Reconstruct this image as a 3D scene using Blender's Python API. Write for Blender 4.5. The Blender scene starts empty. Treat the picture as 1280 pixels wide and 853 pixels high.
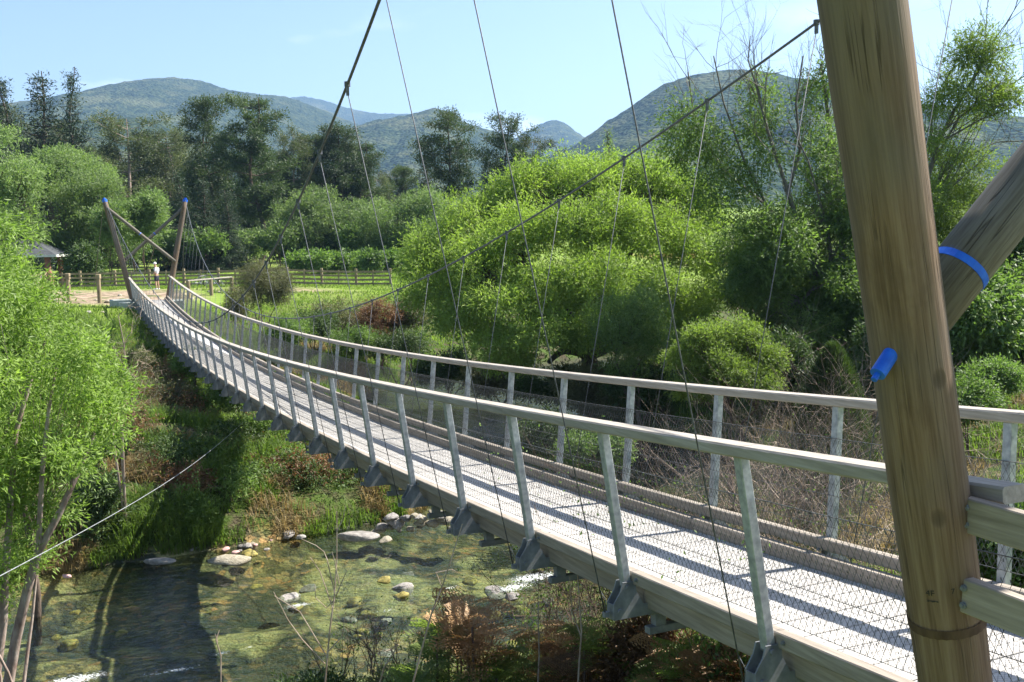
import bpy, bmesh, math, random
import numpy as np
from mathutils import Vector, Matrix

R = math.radians
scene = bpy.context.scene
C = scene.collection

# ------------------------------------------------------------------ camera
F_PX, PITCH, ROLL = 1263.57, 0.10116, -0.01824
cam_d = bpy.data.cameras.new('camera')
cam = bpy.data.objects.new('camera', cam_d)
C.objects.link(cam)
cam_d.sensor_width = 36.0
cam_d.lens = 36.0 * F_PX / 1280.0
cam_d.clip_start = 0.1
cam_d.clip_end = 20000
cam.matrix_world = (Matrix.Rotation(math.pi / 2 - PITCH, 4, 'X') @ Matrix.Rotation(ROLL, 4, 'Z'))
scene.camera = cam

# ------------------------------------------------------------------ light
SUN_EL = R(50)
SUN_V = (0.9138, 0.4062)                       # horizontal direction towards the sun
world = bpy.data.worlds.new('World')
scene.world = world
world.use_nodes = True
wn, wl = world.node_tree.nodes, world.node_tree.links
wn.clear()
sky = wn.new('ShaderNodeTexSky')
sky.sky_type = 'NISHITA'
sky.sun_disc = False
sky.sun_elevation = SUN_EL
sky.sun_rotation = math.atan2(SUN_V[0], SUN_V[1])
sky.air_density = 1.0
sky.dust_density = 1.3
sky.ozone_density = 1.0
bg = wn.new('ShaderNodeBackground')
bg.inputs['Strength'].default_value = 0.062
wo = wn.new('ShaderNodeOutputWorld')
tc = wn.new('ShaderNodeTexCoord')
# small fair-weather clouds, low over the hills
mp = wn.new('ShaderNodeMapping')
mp.inputs['Scale'].default_value = (3.2, 3.2, 8.0)
mp.inputs['Location'].default_value = (1.3, 0.4, 0.2)
nz = wn.new('ShaderNodeTexNoise')
nz.inputs['Scale'].default_value = 1.6
nz.inputs['Detail'].default_value = 7
rp = wn.new('ShaderNodeValToRGB')
rp.color_ramp.elements[0].position = 0.56
rp.color_ramp.elements[1].position = 0.78
mxc = wn.new('ShaderNodeMixRGB')
mxc.inputs['Color2'].default_value = (11, 11.2, 11.6, 1)
wl.new(tc.outputs['Generated'], mp.inputs['Vector'])
wl.new(mp.outputs[0], nz.inputs['Vector'])
wl.new(nz.outputs['Fac'], rp.inputs['Fac'])
sz = wn.new('ShaderNodeSeparateXYZ'); wl.new(tc.outputs['Generated'], sz.inputs[0])
zr = wn.new('ShaderNodeMapRange'); zr.inputs[1].default_value = 0.16; zr.inputs[2].default_value = 0.22; zr.inputs[3].default_value = 1.0; zr.inputs[4].default_value = 0.0
wl.new(sz.outputs['Z'], zr.inputs[0])
mm0 = wn.new('ShaderNodeMath'); mm0.operation = 'MULTIPLY'; wl.new(rp.outputs[0], mm0.inputs[0]); wl.new(zr.outputs[0], mm0.inputs[1])
wl.new(mm0.outputs[0], mxc.inputs['Fac'])
wl.new(sky.outputs[0], mxc.inputs['Color1'])
wl.new(mxc.outputs[0], bg.inputs['Color'])
wl.new(bg.outputs[0], wo.inputs['Surface'])

sun_d = bpy.data.lights.new('sun', 'SUN')
sun_d.energy = 5.0
sun_d.angle = R(0.5)
sun_d.color = (1.0, 0.95, 0.87)
sun = bpy.data.objects.new('sun', sun_d)
C.objects.link(sun)
sd = Vector((SUN_V[0] * math.cos(SUN_EL), SUN_V[1] * math.cos(SUN_EL), math.sin(SUN_EL)))
sun.rotation_euler = sd.to_track_quat('Z', 'Y').to_euler()

scene.view_settings.view_transform = 'Standard'
scene.view_settings.look = 'None'
scene.view_settings.exposure = 1.7
scene.view_settings.gamma = 1.0
scene.cycles.max_bounces = 6
scene.cycles.transparent_max_bounces = 12
scene.cycles.volume_bounces = 0

# ------------------------------------------------------------------ helpers
random.seed(7)
rng = np.random.default_rng(11)


def at(px, py, Y):
    """the place Y metres ahead of the camera that the photo shows at pixel (px, py)"""
    a, b = (px - 640) / F_PX, (py - 426.5) / F_PX
    c, s = math.cos(ROLL), math.sin(ROLL)
    x, y = a * c + b * s, -a * s + b * c
    cp, sp = math.cos(PITCH), math.sin(PITCH)
    d = Vector((x, cp - y * sp, -sp - y * cp))
    return d * (Y / d.y)


def tag(o, label=None, cat=None, group=None, kind=None):
    if label: o['label'] = label
    if cat: o['category'] = cat
    if group: o['group'] = group
    if kind: o['kind'] = kind
    return o


def empty(name, loc=(0, 0, 0), rz=0.0, **k):
    o = bpy.data.objects.new(name, None)
    o.empty_display_size = 0.2
    o.location = loc
    o.rotation_euler = (0, 0, rz)
    C.objects.link(o)
    return tag(o, **k)


def link(name, me, parent=None, loc=(0, 0, 0), rot=(0, 0, 0), **k):
    o = bpy.data.objects.new(name, me)
    o.location = loc
    o.rotation_euler = rot
    C.objects.link(o)
    if parent: o.parent = parent
    return tag(o, **k)


class MB:
    """collects simple solids into one mesh"""
    def __init__(s):
        s.v, s.f = [], []

    def add(s, v, f):
        o = len(s.v)
        s.v += [tuple(p) for p in v]
        s.f += [tuple(i + o for i in q) for q in f]
        return s

    def box(s, x0, x1, y0, y1, z0, z1):
        v = [(x0, y0, z0), (x1, y0, z0), (x1, y1, z0), (x0, y1, z0), (x0, y0, z1), (x1, y0, z1), (x1, y1, z1), (x0, y1, z1)]
        return s.add(v, [(0, 3, 2, 1), (4, 5, 6, 7), (0, 1, 5, 4), (1, 2, 6, 5), (2, 3, 7, 6), (3, 0, 4, 7)])

    def tube(s, pts, rad, n=8, cap=True):
        pts = [Vector(p) for p in pts]
        if not hasattr(rad, '__len__'): rad = [rad] * len(pts)
        o = len(s.v)
        prev = None
        for i, p in enumerate(pts):
            t = (pts[min(i + 1, len(pts) - 1)] - pts[max(i - 1, 0)])
            if t.length < 1e-9: t = Vector((0, 0, 1))
            t.normalize()
            if prev is None:
                a = t.orthogonal().normalized()
            else:
                a = (prev - t * prev.dot(t))
                a = a.normalized() if a.length > 1e-6 else t.orthogonal().normalized()
            prev = a
            b = t.cross(a)
            for k in range(n):
                w = 2 * math.pi * k / n
                q = p + (a * math.cos(w) + b * math.sin(w)) * rad[i]
                s.v.append((q.x, q.y, q.z))
        for i in range(len(pts) - 1):
            for k in range(n):
                k2 = (k + 1) % n
                s.f.append((o + i * n + k, o + i * n + k2, o + (i + 1) * n + k2, o + (i + 1) * n + k))
        if cap:
            s.f.append(tuple(o + k for k in range(n))[::-1])
            e = o + (len(pts) - 1) * n
            s.f.append(tuple(e + k for k in range(n)))
        return s

    def sweep(s, frames, prof):
        """frames: list of functions mapping (a, b) of the profile to a point"""
        n = len(prof)
        o = len(s.v)
        for fr in frames:
            for a, b in prof: s.v.append(tuple(fr(a, b)))
        for i in range(len(frames) - 1):
            for k in range(n):
                k2 = (k + 1) % n
                s.f.append((o + i * n + k, o + i * n + k2, o + (i + 1) * n + k2, o + (i + 1) * n + k))
        s.f.append(tuple(o + k for k in range(n))[::-1])
        e = o + (len(frames) - 1) * n
        s.f.append(tuple(e + k for k in range(n)))
        return s

    def prism(s, poly, x0, x1):
        """polygon in the y-z plane, extruded along x"""
        n = len(poly)
        v = [(x0, a, b) for a, b in poly] + [(x1, a, b) for a, b in poly]
        f = [tuple(range(n))[::-1], tuple(range(n, 2 * n))]
        f += [(k, (k + 1) % n, n + (k + 1) % n, n + k) for k in range(n)]
        return s.add(v, f)

    def mesh(s, name, mat, smooth=False, bevel=0):
        me = bpy.data.meshes.new(name)
        me.from_pydata(s.v, [], s.f)
        bm = bmesh.new(); bm.from_mesh(me)
        bmesh.ops.recalc_face_normals(bm, faces=bm.faces)
        if bevel:
            ed = [e for e in bm.edges if len(e.link_faces) == 2 and e.calc_face_angle(0) > 0.6]
            bmesh.ops.bevel(bm, geom=ed, offset=bevel, segments=1, affect='EDGES')
        bm.to_mesh(me); bm.free()
        me.materials.append(mat)
        if smooth: me.shade_smooth()
        return me

    def build(s, name, mat, parent=None, smooth=False, bevel=0, **k):
        return link(name, s.mesh(name, mat, smooth, bevel), parent, **k)


def np_mesh(name, v, f, mats, midx=None, smooth=False):
    """numpy verts (n,3) and faces (m,k) to a mesh"""
    me = bpy.data.meshes.new(name)
    v = np.ascontiguousarray(v, dtype=np.float32); f = np.ascontiguousarray(f, dtype=np.int32)
    k = f.shape[1]
    me.vertices.add(len(v)); me.vertices.foreach_set('co', v.ravel())
    me.loops.add(f.size); me.loops.foreach_set('vertex_index', f.ravel())
    me.polygons.add(len(f))
    me.polygons.foreach_set('loop_start', np.arange(0, f.size, k, dtype=np.int32))
    for m in mats: me.materials.append(m)
    if midx is not None: me.polygons.foreach_set('material_index', np.ascontiguousarray(midx, dtype=np.int32))
    me.polygons.foreach_set('use_smooth', np.full(len(f), smooth, dtype=bool))
    me.update(calc_edges=True)
    return me


def _hash(ix, iy, seed):
    h = (ix.astype(np.int64) * 374761393 + iy.astype(np.int64) * 668265263 + seed * 1442695041) & 0xffffffff
    h = ((h ^ (h >> 13)) * 1274126177) & 0xffffffff
    return ((h ^ (h >> 16)) & 0xffff) / 65535.0


def vnoise(x, y, seed=0):
    ix, iy = np.floor(x), np.floor(y)
    fx, fy = x - ix, y - iy
    fx, fy = fx * fx * (3 - 2 * fx), fy * fy * (3 - 2 * fy)
    a, b = _hash(ix, iy, seed), _hash(ix + 1, iy, seed)
    c, d = _hash(ix, iy + 1, seed), _hash(ix + 1, iy + 1, seed)
    return (a + (b - a) * fx) * (1 - fy) + (c + (d - c) * fx) * fy


def fbm(x, y, seed=0, o=4):
    r, a, t = 0, 1.0, 0
    for i in range(o):
        r = r + a * vnoise(x * 2 ** i, y * 2 ** i, seed + i * 17); t += a; a *= 0.5
    return r / t * 2 - 1


# ------------------------------------------------------------------ materials
def mat(name):
    m = bpy.data.materials.new(name); m.use_nodes = True
    n, l = m.node_tree.nodes, m.node_tree.links
    n.clear()
    out = n.new('ShaderNodeOutputMaterial')
    return m, n, l, out


def noise(n, l, scale, detail=5, vec=None, rough=0.55, dist=0.0):
    t = n.new('ShaderNodeTexNoise')
    t.inputs['Scale'].default_value = scale; t.inputs['Detail'].default_value = detail
    t.inputs['Roughness'].default_value = rough; t.inputs['Distortion'].default_value = dist
    if vec is not None: l.new(vec, t.inputs['Vector'])
    return t.outputs['Fac']


def ramp(n, l, fac, stops):
    r = n.new('ShaderNodeValToRGB')
    e = r.color_ramp.elements
    while len(e) < len(stops): e.new(0.5)
    for i, (p, c) in enumerate(stops):
        e[i].position = p
        e[i].color = (*c, 1) if hasattr(c, '__len__') else (c, c, c, 1)
    l.new(fac, r.inputs['Fac'])
    return r.outputs['Color']


def mixc(n, l, fac, a, b, mode='MIX'):
    m = n.new('ShaderNodeMixRGB'); m.blend_type = mode
    for k, v in (('Fac', fac), ('Color1', a), ('Color2', b)):
        if isinstance(v, (int, float)): m.inputs[k].default_value = v
        elif isinstance(v, tuple): m.inputs[k].default_value = (*v, 1)
        else: l.new(v, m.inputs[k])
    return m.outputs[0]


def coords(n, l, scale=(1, 1, 1), kind='Object', rot=(0, 0, 0)):
    t = n.new('ShaderNodeTexCoord'); m = n.new('ShaderNodeMapping')
    m.inputs['Scale'].default_value = scale; m.inputs['Rotation'].default_value = rot
    l.new(t.outputs[kind], m.inputs['Vector'])
    return m.outputs[0]


def surf(name, stops, scale=8, detail=6, rough=0.8, metal=0.0, stretch=(1, 1, 1), bump=0.3, bscale=None, bdist=0.01, spec=0.3, rand=0.0, dist=0.0):
    m, n, l, out = mat(name)
    v = coords(n, l, stretch)
    f = noise(n, l, scale, detail, v, dist=dist)
    col = ramp(n, l, f, stops)
    if rand:
        oi = n.new('ShaderNodeObjectInfo')
        hsv = n.new('ShaderNodeHueSaturation')
        mr = n.new('ShaderNodeMapRange'); mr.inputs[3].default_value = 1 - rand; mr.inputs[4].default_value = 1 + rand
        l.new(oi.outputs['Random'], mr.inputs[0]); l.new(mr.outputs[0], hsv.inputs['Value'])
        l.new(col, hsv.inputs['Color']); col = hsv.outputs[0]
    b = n.new('ShaderNodeBsdfPrincipled')
    b.inputs['Roughness'].default_value = rough; b.inputs['Metallic'].default_value = metal
    b.inputs['Specular IOR Level'].default_value = spec
    l.new(col, b.inputs['Base Color'])
    if bump:
        bp = n.new('ShaderNodeBump'); bp.inputs['Strength'].default_value = bump; bp.inputs['Distance'].default_value = bdist
        l.new(noise(n, l, bscale or scale * 3, 5, v), bp.inputs['Height']); l.new(bp.outputs[0], b.inputs['Normal'])
    l.new(b.outputs[0], out.inputs[0])
    return m


def leaf(name, dark, light, trans=0.45, scale=0.9, tcol=None, rough=0.55, fine=9.0):
    m, n, l, out = mat(name)
    v = coords(n, l)
    f1 = noise(n, l, scale, 3, v)
    f2 = noise(n, l, fine, 2, v)
    ad = n.new('ShaderNodeMath'); ad.operation = 'ADD'; l.new(f1, ad.inputs[0]); l.new(f2, ad.inputs[1])
    hf = n.new('ShaderNodeMath'); hf.operation = 'MULTIPLY'; hf.inputs[1].default_value = 0.5; l.new(ad.outputs[0], hf.inputs[0])
    col = ramp(n, l, hf.outputs[0], [(0.36, dark), (0.62, light)])
    oi = n.new('ShaderNodeObjectInfo'); hsv = n.new('ShaderNodeHueSaturation')
    mr = n.new('ShaderNodeMapRange'); mr.inputs[3].default_value = 0.8; mr.inputs[4].default_value = 1.2
    l.new(oi.outputs['Random'], mr.inputs[0]); l.new(mr.outputs[0], hsv.inputs['Value']); l.new(col, hsv.inputs['Color']); col = hsv.outputs[0]
    p = n.new('ShaderNodeBsdfPrincipled'); p.inputs['Roughness'].default_value = rough; p.inputs['Specular IOR Level'].default_value = 0.35
    l.new(col, p.inputs['Base Color'])
    t = n.new('ShaderNodeBsdfTranslucent')
    l.new(mixc(n, l, 1.0, col, tcol or (1.35, 1.5, 0.85), 'MULTIPLY'), t.inputs['Color'])
    mx = n.new('ShaderNodeMixShader'); mx.inputs[0].default_value = trans
    l.new(p.outputs[0], mx.inputs[1]); l.new(t.outputs[0], mx.inputs[2]); l.new(mx.outputs[0], out.inputs[0])
    return m


M = {}
def gcoords(n, l, scale):
    a_ = n.new('ShaderNodeAttribute'); a_.attribute_name = 'grain'
    m_ = n.new('ShaderNodeMapping'); m_.inputs['Scale'].default_value = scale
    l.new(a_.outputs['Vector'], m_.inputs['Vector'])
    return m_.outputs[0]


def add_grain(o, a, b):
    """timber coordinates that run along the pole from a to b"""
    d = (b - a).normalized(); p1 = d.orthogonal().normalized(); p2 = d.cross(p1)
    at_ = o.data.attributes.new('grain', 'FLOAT_VECTOR', 'POINT')
    at_.data.foreach_set('vector', [c for v in o.data.vertices for q in [v.co - a] for c in (q.dot(p1), q.dot(p2), q.dot(d))])


def post_mat(name, a_, b_, c_, sc, zs):
    m, n, l, out = mat(name)
    v = gcoords(n, l, (1, 1, zs))
    f1 = noise(n, l, sc, 6, v, dist=0.25)
    f2 = noise(n, l, sc * 4.5, 4, v)
    col = mixc(n, l, 0.45, ramp(n, l, f1, [(0.32, a_), (0.5, b_), (0.68, c_)]), ramp(n, l, f2, [(0.35, a_), (0.62, c_)]))
    v2 = gcoords(n, l, (1, 1, 0.5))
    st_ = ramp(n, l, noise(n, l, 1.7, 6, v2, rough=0.65), [(0.54, 0.0), (0.68, 0.6)])
    col = mixc(n, l, st_, col, (a_[0] * .55, a_[1] * .55, a_[2] * .55))
    col = mixc(n, l, ramp(n, l, noise(n, l, 0.8, 3, gcoords(n, l, (1.5, 1.5, .8))), [(0.42, 0.0), (0.58, 0.6)]), col, (b_[1] * 1.15, b_[1] * 1.06, b_[1] * .92))
    # drying cracks along the grain and a few knots
    v3 = gcoords(n, l, (1, 1, zs * .5))
    cn = noise(n, l, sc * .75, 3, v3, dist=0.1)
    ck = ramp(n, l, cn, [(0.0, 0.0), (0.488, 0.0), (0.5, 1.0), (0.512, 0.0)])
    cmk = ramp(n, l, noise(n, l, 2.3, 3, gcoords(n, l, (2.2, 2.2, .5))), [(0.52, 0.0), (0.6, 1.0)])
    ck = mixc(n, l, 1.0, ck, cmk, 'MULTIPLY')
    kn = n.new('ShaderNodeTexVoronoi'); kn.inputs['Scale'].default_value = 3.4
    v4 = gcoords(n, l, (1, 1, 0.75)); l.new(v4, kn.inputs['Vector'])
    kc = ramp(n, l, kn.outputs['Distance'], [(0.07, 1.0), (0.13, 0.6), (0.17, 0.0)])
    dk = n.new('ShaderNodeMath'); dk.operation = 'MAXIMUM'; l.new(ck, dk.inputs[0]); l.new(kc, dk.inputs[1])
    col = mixc(n, l, mixc(n, l, 1.0, dk.outputs[0], (.65, .65, .65), 'MULTIPLY'), col, (.025, .018, .012))
    b = n.new('ShaderNodeBsdfPrincipled'); b.inputs['Roughness'].default_value = .85; b.inputs['Specular IOR Level'].default_value = .25
    l.new(col, b.inputs['Base Color'])
    bp = n.new('ShaderNodeBump'); bp.inputs['Strength'].default_value = .7; bp.inputs['Distance'].default_value = .004
    l.new(f2, bp.inputs['Height'])
    bp2 = n.new('ShaderNodeBump'); bp2.inputs['Strength'].default_value = .8; bp2.inputs['Distance'].default_value = .006; bp2.invert = True
    l.new(dk.outputs[0], bp2.inputs['Height']); l.new(bp.outputs[0], bp2.inputs['Normal']); l.new(bp2.outputs[0], b.inputs['Normal'])
    l.new(b.outputs[0], out.inputs[0])
    return m


M['post'] = post_mat('post_wood', (0.092, 0.056, 0.033), (0.155, 0.100, 0.062), (0.22, 0.155, 0.105), 18, 0.035)
M['brace'] = post_mat('brace_wood', (0.07, 0.058, 0.042), (0.125, 0.108, 0.082), (0.20, 0.185, 0.155), 15, 0.06)
M['kerb'] = surf('kerb_wood', rand=0.10, stops= [(0.25, (0.17, 0.145, 0.115)), (0.55, (0.26, 0.225, 0.185)), (0.8, (0.35, 0.315, 0.27))], scale=4, detail=8, stretch=(0.6, 9, 9), rough=0.8, bump=0.4, bscale=8, bdist=0.003)
M['rail'] = surf('rail_wood', rand=0.07, stops= [(0.25, (0.21, 0.185, 0.155)), (0.55, (0.31, 0.28, 0.24)), (0.8, (0.41, 0.38, 0.34))], scale=4, detail=8, stretch=(0.6, 9, 9), rough=0.8, bump=0.4, bscale=8, bdist=0.003)
M['plank'] = surf('plank_wood', [(0.25, (0.40, 0.375, 0.34)), (0.6, (0.50, 0.48, 0.45)), (0.85, (0.58, 0.565, 0.54))], scale=4, detail=8, stretch=(9, 0.7, 9), rough=0.85, bump=0.5, bscale=8, bdist=0.003, rand=0.10)
M['steel'] = surf('galvanised_steel', [(0.3, (0.22, 0.235, 0.25)), (0.52, (0.33, 0.35, 0.36)), (0.75, (0.45, 0.47, 0.48))], scale=18, detail=6, rough=0.55, metal=0.45, bump=0.15, bdist=0.001, spec=0.5)
M['steeldark'] = surf('dull_steel', [(0.3, (0.13, 0.14, 0.15)), (0.55, (0.21, 0.22, 0.235)), (0.8, (0.32, 0.33, 0.34))], scale=9, detail=7, rough=0.6, metal=0.2, bump=0.2, bdist=0.002)
M['cable'] = surf('cable_steel', [(0.4, (0.06, 0.065, 0.08)), (0.6, (0.12, 0.125, 0.14))], scale=40, rough=0.6, metal=0.0, bump=0.0)
M['wire'] = surf('wire_steel', [(0.4, (0.07, 0.07, 0.07)), (0.6, (0.16, 0.16, 0.16))], scale=30, rough=0.6, metal=0.5, bump=0.0)
M['blue'] = surf('blue_paint', [(0.3, (0.012, 0.09, 0.50)), (0.7, (0.02, 0.15, 0.68))], scale=12, rough=0.45, bump=0.1)
M['concrete'] = surf('concrete', [(0.3, (0.26, 0.29, 0.27)), (0.7, (0.40, 0.43, 0.40))], scale=3, rough=0.9, bump=0.4)
M['fencewood'] = surf('fence_wood', [(0.3, (0.17, 0.13, 0.08)), (0.7, (0.34, 0.27, 0.17))], scale=2, stretch=(1, 1, 1), rough=0.9, bump=0.3, rand=0.15)
M['bark'] = surf('bark', [(0.3, (0.05, 0.035, 0.025)), (0.7, (0.14, 0.11, 0.085))], scale=4, stretch=(3, 3, 0.7), rough=0.95, bump=0.8, bdist=0.03)
M['barkgrey'] = surf('grey_bark', [(0.3, (0.075, 0.068, 0.055)), (0.7, (0.19, 0.175, 0.15))], scale=4, stretch=(3, 3, 0.7), rough=0.95, bump=0.6, bdist=0.02)
M['barkpale'] = surf('pale_bark', [(0.3, (0.17, 0.11, 0.09)), (0.6, (0.33, 0.27, 0.23)), (0.8, (0.45, 0.42, 0.38))], scale=9, stretch=(1, 1, 0.5), rough=0.9, bump=0.6, bdist=0.01)
M['twig'] = surf('dry_twig', [(0.3, (0.24, 0.17, 0.12)), (0.7, (0.44, 0.36, 0.29))], scale=9, rough=0.9, bump=0.0)
M['twigdark'] = surf('brown_twig', [(0.3, (0.07, 0.045, 0.035)), (0.7, (0.17, 0.12, 0.09))], scale=5, rough=0.9, bump=0.0)
M['rock'] = surf('grey_rock', [(0.3, (0.13, 0.12, 0.11)), (0.6, (0.28, 0.26, 0.24)), (0.8, (0.42, 0.40, 0.36))], scale=3, rough=0.85, bump=0.8, bdist=0.03, rand=0.3)
M['rockpink'] = surf('pink_rock', [(0.3, (0.36, 0.20, 0.18)), (0.7, (0.55, 0.36, 0.33))], scale=4, rough=0.8, bump=0.5, bdist=0.02)
M['rockpale'] = surf('pale_rock', [(0.3, (0.24, 0.21, 0.15)), (0.7, (0.40, 0.36, 0.28))], scale=4, rough=0.8, bump=0.9, bdist=0.05)
M['rockalgae'] = surf('algae_rock', [(0.3, (0.10, 0.09, 0.03)), (0.55, (0.26, 0.22, 0.06)), (0.8, (0.45, 0.30, 0.08))], scale=3, rough=0.7, bump=0.6, bdist=0.02)
M['roof'] = surf('roof_steel', [(0.3, (0.05, 0.055, 0.06)), (0.7, (0.08, 0.085, 0.09))], scale=2, rough=0.9, spec=0.1, bump=0.1)
M['redwood'] = surf('red_brown_timber', [(0.3, (0.22, 0.09, 0.07)), (0.7, (0.36, 0.18, 0.14))], scale=4, rough=0.85)
M['palewall'] = surf('pale_plaster', [(0.3, (0.55, 0.54, 0.50)), (0.7, (0.68, 0.66, 0.62))], scale=2, rough=0.9)
M['skin'] = surf('skin', [(0.3, (0.42, 0.25, 0.17)), (0.7, (0.52, 0.32, 0.23))], scale=5, rough=0.6, bump=0)
M['shirt'] = surf('grey_shirt', [(0.3, (0.42, 0.42, 0.46)), (0.7, (0.60, 0.60, 0.64))], scale=5, rough=0.9, bump=0)
M['shorts'] = surf('dark_shorts', [(0.3, (0.02, 0.022, 0.035)), (0.7, (0.05, 0.05, 0.07))], scale=5, rough=0.9, bump=0)
M['whitecloth'] = surf('white_cloth', [(0.3, 0.68), (0.7, 0.8)], scale=5, rough=0.9, bump=0)
M['tyre'] = surf('tyre_rubber', [(0.3, 0.02), (0.7, 0.04)], scale=5, rough=0.9, bump=0)
M['bikeframe'] = surf('grey_bike_paint', [(0.3, (0.10, 0.11, 0.13)), (0.7, (0.22, 0.23, 0.26))], scale=5, rough=0.4, bump=0)

M['willow'] = leaf('willow_leaf', (0.095, 0.150, 0.022), (0.27, 0.36, 0.075), 0.45, 0.35)
M['willowfar'] = leaf('far_willow_leaf', (0.070, 0.120, 0.034), (0.20, 0.27, 0.095), 0.4, 0.25, fine=2.5)
M['willownear'] = leaf('near_willow_leaf', (0.075, 0.130, 0.022), (0.22, 0.31, 0.070), 0.45, 1.0, fine=12)
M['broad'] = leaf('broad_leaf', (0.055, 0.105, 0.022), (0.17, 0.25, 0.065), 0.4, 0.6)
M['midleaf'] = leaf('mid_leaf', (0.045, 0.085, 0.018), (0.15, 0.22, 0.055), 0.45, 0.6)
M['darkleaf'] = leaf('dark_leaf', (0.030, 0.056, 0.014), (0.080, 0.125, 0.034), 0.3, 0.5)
M['pine'] = leaf('pine_needle', (0.024, 0.044, 0.016), (0.085, 0.120, 0.040), 0.3, 0.25, fine=2)
M['pineolive'] = leaf('olive_pine_needle', (0.045, 0.062, 0.026), (0.125, 0.145, 0.058), 0.3, 0.25, fine=2)
M['fir'] = leaf('fir_needle', (0.016, 0.034, 0.018), (0.052, 0.085, 0.036), 0.2, 0.25, fine=2)
M['grass'] = leaf('grass_blade', (0.060, 0.105, 0.018), (0.15, 0.215, 0.042), 0.5, 0.35, fine=3)
M['drygrass'] = leaf('dry_grass', (0.14, 0.11, 0.05), (0.28, 0.22, 0.11), 0.4, 0.6, (1.2, 1.1, 0.8), fine=4)
M['olive'] = leaf('olive_leaf', (0.060, 0.070, 0.028), (0.17, 0.175, 0.085), 0.35, 0.8, (1.2, 1.2, 0.7))
M['brownleaf'] = leaf('brown_leaf', (0.08, 0.045, 0.022), (0.22, 0.135, 0.07), 0.35, 0.8, (1.3, 1.0, 0.7))
M['bracken'] = leaf('brown_bracken', (0.22, 0.135, 0.06), (0.50, 0.33, 0.17), 0.4, 1.5, (1.3, 1.0, 0.6), fine=20)
M['fern'] = leaf('green_fern', (0.09, 0.14, 0.03), (0.24, 0.30, 0.09), 0.45, 1.5, fine=20)


# ------------------------------------------------------------------ terrain
CL = np.array([(-60, -6), (-40, 2), (-26, 8), (-16, 14.3), (-6, 19), (-0.5, 21.8), (3, 26), (2.5, 32), (-1, 38), (-3, 44), (-1, 51), (6, 56), (20, 60), (45, 62), (90, 60), (150, 64)], float)
WATER = -7.5


def smooth_line(P, n=3):
    for _ in range(n):
        Q = [P[0]]
        for a, b in zip(P[:-1], P[1:]): Q += [a * .75 + b * .25, a * .25 + b * .75]
        P = np.array(Q + [P[-1]])
    return P


CLS = smooth_line(CL)


def river_d(x, y):
    """signed distance from the river's centre line, positive on the far bank"""
    best = np.full(x.shape, 1e9); sg = np.zeros(x.shape)
    for a, b in zip(CLS[:-1], CLS[1:]):
        d = b - a; L2 = d @ d
        t = np.clip(((x - a[0]) * d[0] + (y - a[1]) * d[1]) / L2, 0, 1)
        qx, qy = x - a[0] - t * d[0], y - a[1] - t * d[1]
        dd = qx * qx + qy * qy
        cr = d[0] * qy - d[1] * qx
        m = dd < best
        best = np.where(m, dd, best); sg = np.where(m, np.sign(cr), sg)
    return np.sqrt(best) * np.where(sg == 0, 1, sg)


def ground_z(x, y):
    x = np.asarray(x, float); y = np.asarray(y, float)
    shp = x.shape
    x, y = x.ravel(), y.ravel()
    z = np.full(x.shape, -3.2)
    near = (np.abs(x) < 160) & (y < 170) & (y > -60)
    xn, yn = x[near], y[near]
    d = river_d(xn, yn) + 0.9 * fbm(xn / 5, yn / 5, 3, 3)
    hw = 5.0
    bed = WATER - 0.55 - 0.35 * fbm(xn / 2.2, yn / 2.2, 9, 4)
    e = np.abs(d) - hw
    far = np.interp(e, [-1.8, 0, 1.0, 3.5, 8, 14, 20, 28, 200], [-8.05, -7.5, -6.95, -6.2, -5.5, -4.5, -3.7, -3.25, -3.2])
    nr = np.interp(e, [-1.8, 0, 1.2, 3.0, 5.5, 9, 14, 200], [-8.05, -7.5, -6.7, -5.8, -4.9, -3.9, -3.4, -3.3])
    zz = np.where(d > 0, far, nr)
    zz = np.where(e < -1.8, bed, zz)
    w = np.clip((e + 1.8) / 3, 0, 1)
    zz = zz * w + bed * (1 - w) * (e < 1.2) + zz * (1 - w) * (e >= 1.2)
    amp = np.clip(e / 3, 0, 1)
    zz += amp * (0.35 * fbm(xn / 3.5, yn / 3.5, 21, 4) * np.clip((30 - e) / 20, 0.15, 1))
    # bank the photographer stands on
    zz += 1.55 * np.exp(-((xn + 1.0) ** 2 / 9 + (yn + 1.2) ** 2 / 9)) * (d < 0)
    z[near] = zz
    r = np.hypot(x, y)
    z += np.clip((y - 85) / 70, 0, 1) * 0.9
    z += np.clip((r - 220) / 500, 0, 1) * 18 * (1 + 0.5 * fbm(x / 300, y / 300, 5, 3))
    return z.reshape(shp)


def gz(x, y):
    return float(ground_z(np.array([x]), np.array([y]))[0])


def warp(lo, hi, step, far, n):
    core = np.arange(lo, hi + 1e-6, step)
    g = np.geomspace(1, far, n)
    return core, g


def axis(lo, hi, step, outlo, outhi, n=40):
    core = np.arange(lo, hi + 1e-6, step)
    L = lo - np.geomspace(step, lo - outlo, n)[::-1] if outlo < lo else np.array([])
    H = hi + np.geomspace(step, outhi - hi, n)
    return np.concatenate([L, core, H])


gx = axis(-46, 34, 0.28, -6000, 6000)
gy = axis(-6, 66, 0.28, -1500, 6800)
GX, GY = np.meshgrid(gx, gy)
GZ = ground_z(GX, GY)
nx, ny = len(gx), len(gy)
idx = np.arange(nx * ny).reshape(ny, nx)
faces = np.stack([idx[:-1, :-1], idx[:-1, 1:], idx[1:, 1:], idx[1:, :-1]], -1).reshape(-1, 4)

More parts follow.
